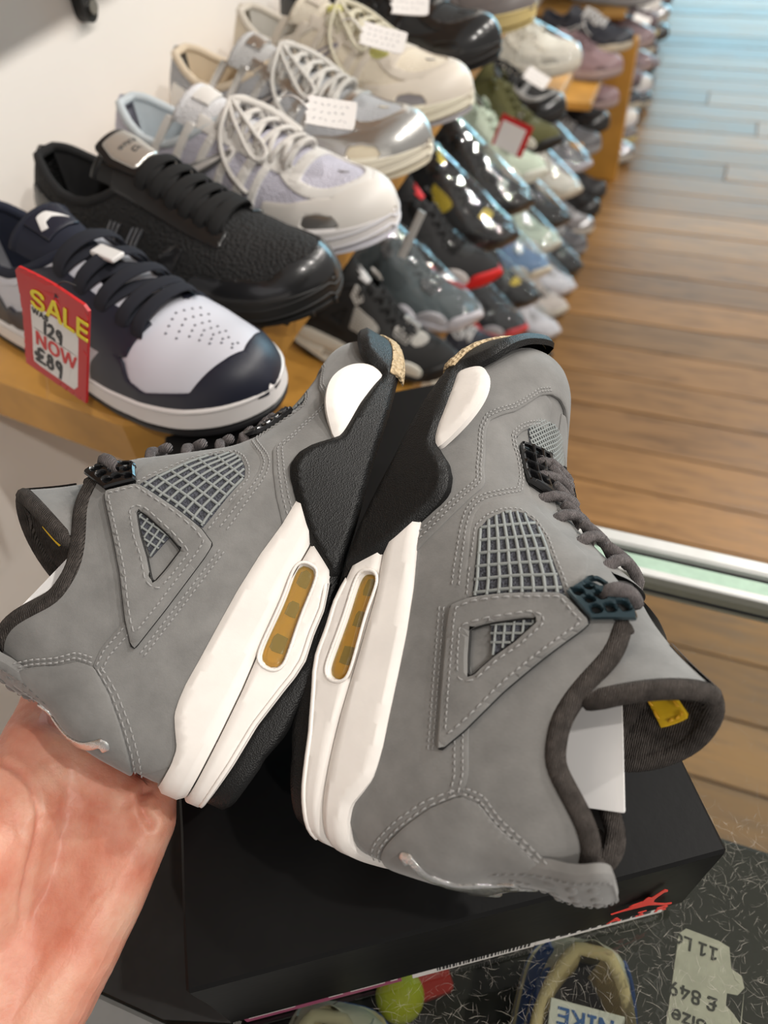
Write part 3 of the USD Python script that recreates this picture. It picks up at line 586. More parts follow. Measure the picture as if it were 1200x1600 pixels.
# scratched counter glass: clear, mirror-like at a slant, with a web of fine scratches that catch the light
MATS['counter_glass'] = usdkit.material(stage, '/World/Looks/counter_glass', {
    'tc': ('texture_coordinate', {}), 'nz': ('noise_texture', dict(scale=22, detail=3)), 'mxv': ('mix_vector', dict(fac=.06)),
    'v1': ('voronoi_texture', dict(scale=170, feature='distance_to_edge')), 'v2': ('voronoi_texture', dict(scale=330, feature='distance_to_edge')), 'mp': ('mapping', dict(scale=(1, .35, 1), rotation=(0, 0, .6))),
    'm1': ('math', dict(math_type='less_than', value2=.011)), 'm2': ('math', dict(math_type='less_than', value2=.009)), 'ad': ('math', dict(math_type='maximum')),
    'pn': ('noise_texture', dict(scale=9, detail=2)), 'pr': ('map_range', dict(from_min=.42, from_max=.62, to_min=.0, to_max=.0)), 'mul': ('math', dict(math_type='multiply')),
    'yz': ('separate_xyz', {}), 'yr': ('map_range', dict(from_min=.20, from_max=.27, to_min=1.0, to_max=.05)), 'mul2': ('math', dict(math_type='multiply')),
    'fr0': ('fresnel', dict(IOR=1.5)), 'geo': ('geometry', {}), 'fb': ('math', dict(math_type='subtract', value1=1.0)), 'fr': ('math', dict(math_type='multiply')), 't': ('transparent_bsdf', dict(color=(.80, .81, .76))), 'g': ('glossy_bsdf', dict(roughness=.02, color=(1, 1, 1))), 'd': ('diffuse_bsdf', dict(color=(.62, .60, .55))),
    'mix1': ('mix_closure', {}), 'mix2': ('mix_closure', {})},
    [('tc.object', 'nz.vector'), ('tc.object', 'mxv.a'), ('nz.color', 'mxv.b'), ('mxv.result', 'v1.vector'), ('mxv.result', 'mp.vector'), ('mp.vector', 'v2.vector'), ('v1.distance', 'm1.value1'), ('v2.distance', 'm2.value1'), ('m1.value', 'ad.value1'), ('m2.value', 'ad.value2'),
     ('tc.object', 'pn.vector'), ('pn.fac', 'pr.value'), ('ad.value', 'mul.value1'), ('pr.result', 'mul.value2'), ('tc.object', 'yz.vector'), ('yz.y', 'yr.value'), ('mul.value', 'mul2.value1'), ('yr.result', 'mul2.value2'),
     ('geo.backfacing', 'fb.value2'), ('fr0.fac', 'fr.value1'), ('fb.value', 'fr.value2'), ('fr.value', 'mix1.fac'), ('t.BSDF', 'mix1.closure1'), ('g.BSDF', 'mix1.closure2'), ('mul2.value', 'mix2.fac'), ('mix1.closure', 'mix2.closure1'), ('d.BSDF', 'mix2.closure2')], surface='mix2.closure')

def struct(name, mesh, m, **k):
    p = part('/World', name, mesh, m, **k); tag(stage.GetPrimAtPath(p), kind='structure'); return p
# ------------------------------------------------------------------ floor of loose boards, wall, upper shelf
FL = UsdGeom.Xform.Define(stage, '/World/floor'); tag(FL, 'worn brown wooden shop floor of boards laid across the aisle', kind='structure'); FLP = '/World/floor'
part(FLP, 'subfloor', box(-.62, 4.2, -1.6, 9.0, -.05, -.004), 'floor_gap')
y = .30; row = 0
while y < 7.2:
    w = .128 + .02 * RNG.rand(); x = -.5 - RNG.rand() * .9
    while x < 2.0:
        ln = .9 + RNG.rand() * 1.2; a, b = max(x, -.5), min(x + ln, 2.0)
        if b - a > .05:
            z = RNG.uniform(-.0012, 0); mesh = box(a + .0016, b - .0016, y + .002, y + w - .002, -.02, z, .0015)
            part(FLP, 'plank', mesh, RNG.choice(['plank_a', 'plank_a', 'plank_b', 'plank_c']))
        x += ln
    y += w; row += 1
part(FLP, 'plank_field', cat_([box(2.0, 4.2, .3 + .14 * i, .438 + .14 * i, -.02, -.0005, .001) for i in range(50)] + [box(-.5, 4.2, 7.2 + .14 * i, 7.338 + .14 * i, -.02, -.0005, .001) for i in range(12)] + [box(-.5, 4.2, .298 - .14 * (i + 1), .297 - .14 * i, -.02, -.0005, .001) for i in range(13)]), 'plank_a', kind='stuff')
WX = -.605
struct('wall_left', box(WX - .1, WX, -1.2, 9.0, 0, 3.1), 'wall_paint')
# ------------------------------------------------------------------ glass counter and the shoe box on it
ZG = HC - .49
CT = thing('glass_counter', 'glass display counter with a scratched top and an aluminium front rail', 'counter', (0, 0, 0))
part(CT, 'glass_top', box(-.335, .80, .006, .384, ZG - .008, ZG, .001), 'counter_glass', label='scratched clear glass top')
rail = []
part(CT, 'front_rail', cat_([box(-.335, .80, .408, .421, ZG - .020, ZG + .003, .002), box(-.335, .80, .3835, .3905, ZG - .02, ZG + .0015, .001), box(-.335, .80, .3835, .421, ZG - .024, ZG - .014, .001)]), 'aluminium', label='pale aluminium front rail')
part(CT, 'rail_groove', box(-.335, .80, .4035, .4085, ZG - .014, ZG - .004, .0005), 'counter_black')
part(CT, 'glass_strip', box(-.335, .80, .3905, .4035, ZG - .014, ZG - .0005, .001), 'glass_edge', label='green edge of the front pane')
part(CT, 'rear_ledge', box(-.335, .80, -.30, .006, ZG - .008, ZG + .001, .002), 'grey_ledge', label='grey ledge along the staff side')
part(CT, 'deck', box(-.335, .80, -.29, .252, ZG - .135, ZG - .12, .003), 'counter_black', label='black display deck under the glass')
part(CT, 'base_panel', box(-.335, .80, -.30, -.285, .0, ZG - .03, .003), 'counter_black')
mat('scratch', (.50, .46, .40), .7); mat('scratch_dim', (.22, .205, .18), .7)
rs = np.random.RandomState(11)
def scratches(n, x0, x1, y0, y1, w0, w1, l0, l1):
    c = np.c_[rs.uniform(x0, x1, n), rs.uniform(y0, y1, n)]; a = rs.uniform(0, np.pi, n); L = l0 * (l1 / l0) ** rs.rand(n); w = rs.uniform(w0, w1, n); k = rs.normal(0, .12, n); V, F = [], []
    for i in range(n):
        d = np.array([math.cos(a[i]), math.sin(a[i])]); e = np.array([-d[1], d[0]]); t = np.linspace(-.5, .5, 4)
        for q in t:
            p = c[i] + d * q * L[i] + e * k[i] * L[i] * (q * q * 4 - 1); hw = w[i] * (1 - abs(q) * 1.7) * .5
            V += [[*np.clip(p - e * hw, [-.33, .008], [.79, .382]), ZG + .00012], [*np.clip(p + e * hw, [-.33, .008], [.79, .382]), ZG + .00012]]
        b = i * 8; F += [f for j in range(3) for f in ((b + 2 * j, b + 2 * j + 2, b + 2 * j + 3), (b + 2 * j, b + 2 * j + 3, b + 2 * j + 1))]
    return np.array(V), np.array(F)
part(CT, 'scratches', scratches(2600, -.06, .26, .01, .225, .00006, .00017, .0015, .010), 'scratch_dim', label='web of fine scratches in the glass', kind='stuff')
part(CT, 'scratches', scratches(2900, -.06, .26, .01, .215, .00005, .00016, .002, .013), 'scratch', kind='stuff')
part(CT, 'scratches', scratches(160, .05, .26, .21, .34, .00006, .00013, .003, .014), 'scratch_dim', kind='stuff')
# box: lid over a base, rolled to the angle it lies at
BA = np.array([-.12568, .01779]); BEX = np.array([.84598, .53322]); BEY = np.array([-BEX[1], BEX[0]]); BW, BD, BH = .2531, .3647, .105
BM = np.array([[BEX[0], BEY[0], 0], [BEX[1], BEY[1], 0], [0, 0, 1.0]])
BX = thing('shoe_box', 'large black cardboard shoe box with a red emblem on its end', 'box', (BA[0], BA[1], ZG + .0012), M=BM)
def wob(m, s, amp):
    v, f = m; v = np.array(v); v += (np.stack([meshkit.fbm(v * 14 + k * 9.1, 2, s) for k in range(3)], 1) - .5) * amp; return v, f
def subbox(*a, b=.002, n=3):
    t = trimesh.Trimesh(*box(*a, b), process=False)
    for _ in range(n): t = t.subdivide_to_size(.03) if False else t.subdivide()
    return t.vertices, t.faces
part(BX, 'base', box(.003, BW - .003, .003, BD - .003, 0, .095, .001), 'card_black')
part(BX, 'lid', wob(subbox(0, BW, 0, BD, BH - .091, BH, b=.0016, n=4), 3, .0022), 'card_black', 30, label='black lid with worn corners')
mk = lambda pts: [trimesh.creation.extrude_polygon(Polygon(p), .0003, engine='earcut') for p in pts]
toface = lambda m: xf(m, np.array([[1, 0, 0], [0, 0, -1], [0, 1, 0]]).astype(float), (0, 0, BH))
jl = np.array([(x, z) for x, z in JUMP]); part(BX, 'emblem', xf(mk([jl])[0], np.array([[1, 0, 0], [0, 0, -1], [0, 1, 0.]]), (0, -.0022, BH)), 'print_red', label='red leaping figure emblem')
def letters(spec, h):
    out = []
    for ch, x, z, rot in spec:
        m = meshkit.text_mesh(ch, h, .0003, True); v = m.vertices - [m.vertices[:, 0].mean(), 0, 0]; c, s = math.cos(rot), math.sin(rot)
        out.append((np.c_[v[:, 0] * c - v[:, 1] * s + x, v[:, 0] * s + v[:, 1] * c + z, v[:, 2]], m.faces))
    return cat_(out)
part(BX, 'emblem_lettering', xf(letters([('A', .2098, -.0776, 0), ('I', .2236, -.0786, 0), ('R', .2365, -.0795, 0)], .0088), np.array([[1, 0, 0], [0, 0, -1], [0, 1, 0.]]), (0, -.0022, BH)), 'print_red')
lab = lambda x0, x1, z0, z1: box(x0, x1, -.0002 + .003 - .0012, .0032, z0, z1, .0003)
part(BX, 'barcode_label', box(.098, .168, .0008, .0035, .0006, .0145, .0003), 'label_white', label='white barcode label')
bars = []; x = .112
rr = random.Random(3)
while x < .164:
    w = rr.choice([.0006, .0009, .0013]); bars.append(box(x, x + w, .0005, .001, .0055, .0135, .0001)); x += w + rr.choice([.0006, .001])
part(BX, 'barcode', cat_(bars), 'ink', kind='stuff')
part(BX, 'size_label', box(.168, .243, .0008, .0035, .002, .0145, .0003), 'label_white')
part(BX, 'price_label', box(.006, .092, .0008, .0035, .0015, .0145, .0003), 'label_purple', label='purple price label')
part(BX, 'label_text', cat_([box(a_, b_, .0005, .001, .0105, .0135, .0001) for a_, b_ in ((.009, .034), (.052, .060), (.064, .083), (.086, .090))]), 'label_white', kind='stuff')
part(BX, 'size_text', cat_([box(.176 + .006 * i, .1795 + .006 * i + .0012 * (i % 2), .0005, .001, .009, .0125, .0001) for i in range(10)]), 'ink', kind='stuff')
# dark mat left of the box
pm = Polygon([(-.334, .0075), (-.165, .0075), (-.1290, .0185), (-.327, .322), (-.334, .322)])
mm = trimesh.creation.extrude_polygon(pm, .0025, engine='earcut'); single('counter_mat', (mm.vertices + [0, 0, ZG + .0012], mm.faces), 'mat_black', 'plain black counter mat lying on the glass left of the shoe box', 'mat')
# ------------------------------------------------------------------ the pair in front
mat('nubuck', (.185, .181, .175), .85, spec=.25, var=(60, .16, 6), bump=('noise', 900, .22, .0006), sheen=.25)
mat('nubuck_far', (.165, .163, .158), .85)
mat('knit', (.085, .073, .066), .9, spec=.2, bump=('knit', 420, .9, .0015), var=(220, .35))
mat('lining', (.07, .06, .055), .9, bump=('knit', 400, .6, .001))
mat('mesh_cloth', (.06, .063, .078), .85, bump=('cells', 900, .9, .001), var=(700, .5))
mat('net_plastic', (.22, .235, .23), .5)
mat('net_gloss', (.012, .022, .027), .16, coat=.8, spec=.9, extra=dict(specular_tint=(.55, .85, 1.0)))
mat('net_black', (.008, .008, .009), .18, coat=.5)
mat('outsole_dark', (.005, .005, .005), .6)
mat('midsole_white', (.80, .755, .715), .55, var=(35, .05), bump=('noise', 240, .12, .0006))
mat('rubber_black', (.0050, .0050, .0052), .46, spec=.32, bump=('cells', 1500, .35, .0006))
mat('tan_rubber', (.56, .42, .25), .7, bump=('cells', 420, 1.0, .002))
mat('air_clear', (.72, .52, .16), .08, coat=.6, extra=dict(transmission_weight=.75, ior=1.2))
mat('air_yellow', (.78, .42, .02), .5); mat('air_dark', (.07, .05, .04), .5)
mat('label_yellow', (.86, .54, .02), .45, spec=.5, bump=('noise', 300, .3, .001))
mat('thread', (.27, .265, .26), .7)
mat('silver', (.75, .74, .73), .12, metal=1.0, bump=('noise', 500, .5, .001))
mat('lace_grey', (.17, .15, .15), .9, bump=('knit', 500, .9, .0012), var=(400, .35))
GREY = dict(upper='nubuck', lining='lining', knit='knit', cloth='mesh_cloth', net='net_plastic', plastic='net_gloss', plastic2='net_black', outsole='outsole_dark', mid='midsole_white', air='air_clear', yellow='air_yellow', strut='air_dark', rubber='rubber_black', tan='tan_rubber', yellow2='label_yellow', thread='thread', silver='silver', lace='lace_grey')
HP = hero_parts(GREY, True)
HPL = [(n, m_, 'net_black' if k == 'net_gloss' else k, *r) for n, m_, k, *r in HP]
for side, nm in (('L', 'grey nubuck basketball trainer held up by the hand, heel in the palm'), ('R', 'grey nubuck basketball trainer standing heel down on the black box, tongue lining showing')):
    Mw, tw = hero_to_world(side); pth = thing('basketball_trainer', nm, 'trainer', tw, 'pair of grey trainers')
    build_parts(pth, HPL if side == 'L' else HP, Mw)
    # white paper stuffed inside
    pl = [(.058, .045), (.066, .134), (.114, .124), (.112, .05)] if side == 'R' else [(.040, .045), (.046, .139), (.104, .128), (.112, .05)]
    cv = trimesh.creation.extrude_polygon(Polygon(pl).buffer(.001), .0008, engine='earcut'); v, f = xf(cv, Mw, Mw @ [0, 0, -.006] + tw)
    single('paper_insert', (v, f), 'paper', 'sheet of white paper stuffed upright in the %s grey trainer' % ('right' if side == 'R' else 'left'), 'paper')
# ------------------------------------------------------------------ shelves along the wall
SX0, SX1 = WX + .001, -.312
def board(name, lab, x0, x1, y0, y1, z0, z1, m='shelf_wood'):
    return single(name, box(x0, x1, y0, y1, z0, z1, .003), m, lab, 'shelf')
ZT, Z2, Z3 = HC - .39, HC - .725, HC - 1.06
tb = patch(lambda x, y, o: np.stack([x, y, np.asarray(o)], -1), Polygon([(SX0, .366), (SX1, .327), (SX1, 1.62), (SX0, 1.62)]), ZT - .048, .048, e=.004, res=.08, rnd=.93); tb = (np.vstack([tb[0], [[SX0, .366, ZT - .0486], [SX1, .327, ZT - .0486], [SX1, 1.62, ZT - .0486], [SX0, 1.62, ZT - .0486]]]), np.vstack([tb[1], np.array([[0, 2, 1], [0, 3, 2]]) + len(tb[0])]))
single('shelf_board', tb, 'shelf_wood', 'thick golden wooden top shelf the unwrapped display trainers stand on', 'shelf')
board('shelf_board', 'wooden second shelf from the top, below the display trainers', SX0, -.30, .72, 2.02, Z2 - .03, Z2)
board('shelf_board', 'wooden third shelf, just above the trainers on the floor', SX0, -.30, 1.03, 2.38, Z3 - .03, Z3)
board('shelf_board', 'wooden far shelf ending at the upright wooden panel', SX0, -.30, 2.43, 2.955, HC - .99, HC - .965)
board('shelf_board', 'low wooden shelf under the far shelf, beside the upright panel', SX0, -.30, 2.41, 2.955, .297, .312)
board('end_panel', 'upright golden wooden end panel at the end of the stacked trainers', SX0, -.238, 2.96, 3.0, 0, HC - .965)
board('upper_shelf', 'shelf overhead on the cream wall that shades it', SX0, -.305, -.8, 1.4, HC + .055, HC + .085)
BR_ = thing('shelf_bracket', 'black metal bracket end with a screw on the cream wall', 'bracket', (WX, .725, HC - .235))
mat('bracket_black', (.012, .012, .012), .4); mat('screw_steel', (.5, .5, .48), .3, metal=1)
part(BR_, 'arm', xf(trimesh.creation.extrude_polygon(LineString([(0, .0), (.0, .28)]).buffer(.011), .012, engine='earcut'), np.array([[0, 0, 1], [1, 0, 0], [0, 1, 0.]])), 'bracket_black')
sc_ = trimesh.creation.cylinder(.0065, .004, sections=20); part(BR_, 'screw', xf(sc_, np.array([[0, 0, 1], [1, 0, 0], [0, 1, 0.]]), (.0135, .002, .002)), 'screw_steel', 30)
mat('strut_grey', (.42, .42, .41), .35)
sa, sb = [EYE + RC @ np.array([(x - 600) / FPX * d, (y - 800) / FPX * d, d]) for x, y, d in ((660, 330, .925), (627, 402, .965))]
single('price_rail', tube(np.array([sa, sb]), .0052, 8, flat=(1, .3), up=RC @ np.array([0, 0, -1.0])), 'strut_grey', 'short slanted grey strip below the toe of the white running trainer', 'strip')

# ------------------------------------------------------------------ low display trainers
LB = Body(.312,
    list(zip([0,.0006,.002,.005,.010,.020,.035,.06,.10,.14,.18,.205,.23,.25,.268,.282,.293,.302,.308,.311,.312],
             [0,.012,.0195,.0255,.0295,.0335,.0360,.0385,.0405,.0445,.0495,.0515,.0515,.0490,.0445,.0380,.0310,.0220,.0130,.0060,0])),
    list(zip([0,.02,.05,.08,.105,.13,.155,.18,.21,.235,.255,.275,.29,.302,.309,.312],
             [.096,.106,.113,.114,.112,.105,.096,.086,.0745,.066,.060,.0565,.052,.044,.034,.026])),
    list(zip([-.05,0,.03,.06,.09,.12,.2],[.006,.002,.000,.002,.008,.011,.014])), n=2.0, vb=.018,
    spring=[(0,.002),(.05,0),(.17,0),(.25,.004),(.312,.014)], flare=[(0,.004),(.1,.003),(.2,.003),(.312,.003)])
def lq(B, c, step=.002): return B.q(resample(P_(c), step))
LCOL = [(150, 101), (138, 97), (122, 89), (105, 81), (88, 74.5), (70, 72.5), (52, 75), (36, 83), (24, 91), (14, 94.5)]
def lt_pts(k, phi):
    k, phi = np.broadcast_arrays(np.asarray(k, float), np.asarray(phi, float)); cp = np.cos(phi); mx = lambda a, b: a * (1 - k) + b * k
    return np.stack([mx(.172, .098) + mx(.006, .012) * cp, mx(.066, .092) + .025 * cp, (.016 + .012 * k) * np.sin(phi)], -1)

def low_parts(style):
    B, out = LB, []; piK = np.pi * B.K; r = .0042
    def add(name, mesh, m, smooth=40, label=None, kind=None): out.append((name, mesh, m, smooth, label, kind, None))
    def sym(name, mesh, m, **k): add(name, mesh, m, **k); add(name, both(B, mesh), m, **k)
    cq = spline(lq(B, LCOL), 60); hole = np.vstack([[[B.s_of(.178), .40 * piK]], cq, [[.003, .5 * piK]], B.mir(cq)[::-1], [[B.s_of(.178), .60 * piK]]])
    add('upper', patch(B.top, shapely.box(.0006, -.002, B.S - .0006, piK + .002).difference(Polygon(hole).buffer(0)), 0, .0004, res=r * 1.3, skirt=False), 'base')
    ln = gridmesh(np.stack([B.top(cq[:, 0], cq[:, 1], np.full(len(cq), -d)) - [0, z, 0] for d, z in ((0, 0), (.006, .003), (.008, .03), (.008, .055), (.02, .06))], 1)); sym('lining', ln, 'lining', smooth=60)
    bed = [(B.u_of(a, .03), .034, w * B.Wb(a) * .86) for a in np.linspace(.01, .2, 12) for w in (-1, 0, 1)]; add('insole', gridmesh(np.array(bed).reshape(12, 3, 3), True), 'insole')
    ring = np.vstack([cq, B.mir(cq)[::-1]]); add('collar', tube(resample(B.top(ring[:, 0], ring[:, 1], np.full(len(ring), -.0015)), .005), .0042, 8), 'collar', True)
    # sole
    runner = style in ('runner', 'black_runner')
    add('midsole', sole_block(B, lambda a: .0285 + .010 * np.clip(1 - a / .06, 0, 1) * runner + 0 * a, lambda a: .006 + 0 * a, -.0025, 110), 'mid', 40)
    add('outsole', sole_block(B, lambda a: .0075 + 0 * a, lambda a: .0 * a, -.001, 110), 'outsole', 40)
    xs = np.linspace(-B.S, B.S, 120, endpoint=False)
    for v in ((.012, .021) if runner else (.0235,)): add('midsole_line', tube(B.wall(xs, np.full(120, v) + (.003 * np.sin(xs * 38) if runner else 0), np.full(120, .0026)), .0011 if runner else .0006, 5, closed=True), 'line', True)
    if style == 'black_runner': add('outsole_lug', cat_([xf(box(-.006, .006, -.003, .003, -.002, .002, .0008), np.eye(3), p) for p in B.wall(xs[::4], np.full(30, .003), np.full(30, -.0035))]), 'outsole')
    # tongue
    ks, ph = np.linspace(0, 1, 9), np.radians(np.linspace(-80, 80, 13)); G = np.array([[lt_pts(k, p) for p in ph] for k in ks]); ctr = G.mean(1, keepdims=True) - [0, .02, 0]
    gn = np.cross(np.gradient(G, axis=0), np.gradient(G, axis=1)); gn /= np.linalg.norm(gn, axis=2, keepdims=True); gn *= np.sign(((G - ctr) * gn).sum(2, keepdims=True))
    f0 = np.sign((np.cross(G[1, 0] - G[0, 0], G[0, 1] - G[0, 0]) * gn[0, 0]).sum()) < 0
    add('tongue', cat_([gridmesh(G, f0), gridmesh(G - gn * .006, not f0)]), 'tongue', True); add('tongue_rim', tube(G[-1] - gn[-1] * .003, .0042, 8), 'tongue', True)
    def tf(x, y, o):
        x, y, o = np.broadcast_arrays(*map(np.asarray, (x, y, o))); k = y / .082; p = x / .026; A = lt_pts(k, p); e = 1e-3
        n = np.cross(lt_pts(k, p + e) - A, lt_pts(k + e, p) - A); n /= np.linalg.norm(n, axis=-1, keepdims=True) + 1e-12; c = A * [1, 1, 0] - [.004, .02, 0]; n *= np.sign(((A - c) * n).sum(-1, keepdims=True)); return A + n * o[..., None]
    es = lambda a0, a1, y0, y1: Polygon(np.vstack([np.c_[B.s_of(np.linspace(a0, a1, 12)), np.linspace(y0, y0 + .015, 12) * piK], np.c_[B.s_of(np.linspace(a1, a0, 12)), np.linspace(y1 + .012, y1, 12) * piK]]))
    rows = [.140, .155, .170, .185, .200, .215]
    fl = (1.5, .42) if style in ('court', 'black_runner') else (1, .8); lr = .0036 if style in ('court', 'black_runner') else .0026; lc = []
    if style == 'court': rows = [.142, .163, .184, .205, .220]
    for i, a in enumerate(rows):
        b = rows[min(i + 1, len(rows) - 1)] + (.004 if i == len(rows) - 1 else 0)
        for sg in ((1, -1) if style != 'court' else (1,)):
            e0, e1 = (.5 - .155 * sg, .5 + .13 * sg) if style != 'court' else (.315, .67)
            th = np.linspace(e0, e1, 13); s0 = np.linspace(B.s_of(a), B.s_of(a + (b - a) * (.75 if style != 'court' else .55)), 13); o = .0035 + .005 * np.sin(np.linspace(.05, np.pi * .8, 13)) + (.002 if sg > 0 else 0) - .004 * np.r_[1, .3, np.zeros(9), .3, 1]
            P = B.top(s0, th * piK, o); U = B.top(s0, th * piK, o + .003) - P; lc.append(tube(P, lr, 8, flat=fl, up=U))
        if style == 'court' and i < 4:
            th = np.linspace(.33, .60, 9); s0 = np.linspace(B.s_of(a + .002), B.s_of(b - .002), 9); P = B.top(s0, th * piK, np.full(9, .0028)); lc.append(tube(P, lr * .9, 8, flat=fl, up=B.top(s0, th * piK, np.full(9, .006)) - P))
    if style == 'runner':
        for sg in (-1, 1):               # bow lying on the laces
            for pts in ([(.140, 0, .010), (.150, .07, .012), (.172, .15, .013), (.192, .19, .010), (.196, .14, .009), (.176, .09, .013), (.150, .03, .013), (.140, 0, .011)], [(.140, 0, .011), (.146, .10, .011), (.150, .20, .007), (.166, .29, .005), (.186, .335, .004)]):
                p = spline(np.array([(B.s_of(a), (.5 + y_ * sg) * piK, o) for a, y_, o in pts]), 24); lc.append(tube(B.top(p[:, 0], p[:, 1], p[:, 2]), lr, 8, flat=fl))
    add('laces', cat_(lc), 'lace', True)
    sw = P_([(64, 46), (72, 41), (84, 40.5), (100, 45), (122, 55), (150, 70), (163, 78), (150, 73.5), (120, 62), (96, 54.5), (84, 52.5), (79, 55), (80, 61), (72, 57), (66, 52)])
    SWQ = Polygon(B.q(resample(np.vstack([sw, sw[:1]]), .002)[:-1])).buffer(0)
    if style == 'runner':
        sym('eyestay', patch(B.top, es(.118, .226, .30, .375), .0008, .0016, res=r), 'trim')
        for u, du, w in ((52, 30, 9), (82, 26, 9), (112, 22, 8), (138, 20, 8), (162, 17, 9), (181, 14, 7)):
            x0, x1, ww = B.s_of(u * .001), B.s_of((u + du) * .001), w * .0011; sym('strap', patch(B.top, Polygon([(x0, .03 * piK), (x0 + ww, .03 * piK), (x0 + (x1 - x0) * .4 + ww, .17 * piK), (x1 + ww, .315 * piK), (x1, .315 * piK), (x0 + (x1 - x0) * .4, .17 * piK)]), .0006, .0026, res=r), 'trim')
        c = [(6, 24), (50, 24), (64, 36), (60, 52), (40, 66), (20, 72), (12, 60)]; sym('heel_overlay', patch(B.top, Polygon(lq(B, c + c[:1])[:-1]).buffer(0), .0006, .0018, res=r), 'trim')
        sym('swoosh_border', patch(B.top, SWQ.buffer(.0022), .0030, .0010, res=r), 'swoosh_edge'); sym('swoosh', patch(B.top, SWQ.buffer(-.0004), .0036, .0016, res=r), 'swoosh', label='swoosh mark on the side')
        mud = np.vstack([lq(B, [(196, 24), (203, 47), (228, 48), (250, 52), (268, 54)]), [[B.s_of(.286), .40 * piK], [B.s_of(.292), .5 * piK]]]); lo = np.array([[B.S - .002, .016], [B.s_of(.29), .004], [B.s_of(.2), .001]])
        mp = Polygon(np.vstack([mud, B.mir(mud)[::-1][1:], B.mir(lo)[::-1], lo])).buffer(0)
        lens = Polygon(lq(B, [(244, 33), (252, 29), (268, 30), (277, 35), (272, 41), (258, 42), (246, 40), (244, 33)])).buffer(.001)
        add('mudguard', patch(B.top, mp.difference(lens).difference(Polygon(B.mir(np.array(lens.exterior.coords)))), .0008, .0024, e=.0012, res=r), 'mud')
        sym('toe_lens', patch(B.top, lens.buffer(.0004), .0006, .0012, res=r), 'lens')
        rg = np.array([(np.cos(t), np.sin(t)) for t in np.linspace(0, 2 * np.pi, 60)]); oc = lambda ra, rb: Polygon(np.c_[B.s_of(.246) + rg[:, 0] * ra, .5 * piK + rg[:, 1] * rb])
        add('toe_frame', patch(B.top, oc(.050, .060).difference(oc(.039, .043)).difference(mp.buffer(-.002)), .0008, .0018, res=r), 'trim'); add('toe_band', patch(B.top, shapely.box(B.s_of(.222), .30 * piK, B.s_of(.233), .70 * piK), .0010, .0020, res=r), 'trim')
        c = np.array([(-.005, -.002), (.001, -.004), (.008, .002), (.001, -.001)]); add('toe_mark', patch(B.top, shapely.affinity.translate(Polygon(c), B.s_of(.262), .5 * piK), .0012, .0006, res=.003), 'lens')
        add('tongue_label', patch(tf, shapely.box(-.012, .056, .012, .076), .001, .002, res=.005), 'trim')
    if style == 'black_runner':
        sym('eyestay', patch(B.top, es(.112, .226, .275, .375), .0008, .0018, res=r), 'gloss')
        for c in ([(8, 24), (60, 24), (95, 34), (90, 50), (62, 56), (34, 68), (16, 76), (10, 58)], [(150, 24), (168, 48), (186, 60), (196, 58), (184, 40), (180, 24)]): sym('side_overlay', patch(B.top, Polygon(lq(B, c + c[:1])[:-1]).buffer(0), .0006, .002, res=r), 'gloss')
        for u in (96, 101, 106, 122, 127, 132): c = [(u, 40), (u + 19, 66), (u + 21, 66), (u + 2.4, 40)]; sym('stripe', patch(B.top, Polygon(lq(B, c + c[:1])[:-1]).buffer(0), .0008, .0016, res=r), 'stripe', label='silver stripe')
        c = [(96, 36), (140, 38), (168, 34), (168, 36.5), (140, 41), (96, 39)]; sym('stripe', patch(B.top, Polygon(lq(B, c + c[:1])[:-1]).buffer(0), .0012, .0018, res=r), 'stripe')
        mud = np.vstack([lq(B, [(190, 22), (206, 42), (232, 43), (258, 46), (275, 46)]), [[B.s_of(.293), .36 * piK], [B.s_of(.298), .5 * piK]]]); lo = np.array([[B.S - .002, .016], [B.s_of(.29), .004], [B.s_of(.2), .001]])
        add('toe_cap', patch(B.top, Polygon(np.vstack([mud, B.mir(mud)[::-1][1:], B.mir(lo)[::-1], lo])).buffer(0), .0008, .0022, res=r), 'gloss')
        bp = Polygon([(-.016, .046), (-.010, .043), (.010, .043), (.016, .046), (.017, .070), (.012, .086), (-.012, .086), (-.017, .070)])
        add('badge_frame', patch(tf, bp.buffer(.0045), .0012, .0032, res=.003), 'gloss'); add('badge', patch(tf, bp.buffer(-.001), .0035, .0022, e=.001, res=.003), 'silver', label='silver badge on the tongue')
        tm = meshkit.text_mesh('asics', .0052, .0006); v = tm.vertices - [tm.vertices[:, 0].mean(), 0, 0]; add('badge_lettering', (tf(-v[:, 0], .070 - v[:, 1], .0056 + v[:, 2]), tm.faces), 'ink'); c = LineString([(-.004, .056), (-.001, .061), (.003, .060), (.003, .056), (-.002, .057)]).buffer(.0007); add('badge_mark', patch(tf, c, .0055, .0006, res=.002), 'ink')
    if style == 'court':
        c = [(8, 24), (66, 24), (74, 36), (66, 52), (46, 58), (30, 70), (16, 76), (8, 58)]; sym('heel_panel', patch(B.top, Polygon(lq(B, c + c[:1])[:-1]).buffer(0), .0006, .0014, res=r), 'heel')
        c = [(28, 82), (44, 75), (60, 70), (86, 71), (104, 77), (100, 70), (84, 65), (58, 63), (40, 67), (28, 75)]; sym('collar_panel', patch(B.top, Polygon(lq(B, c + c[:1])[:-1]).buffer(0), .0006, .0014, res=r), 'base2')
        sym('eyestay', patch(B.top, Polygon(np.vstack([lq(B, [(104, 78), (110, 66), (140, 60), (170, 53), (200, 50), (218, 53)]), [[B.s_of(.226), .40 * piK], [B.s_of(.178), .355 * piK], [B.s_of(.14), .345 * piK]], lq(B, [(120, 86)])])).buffer(0), .0010, .0018, res=r), 'over')
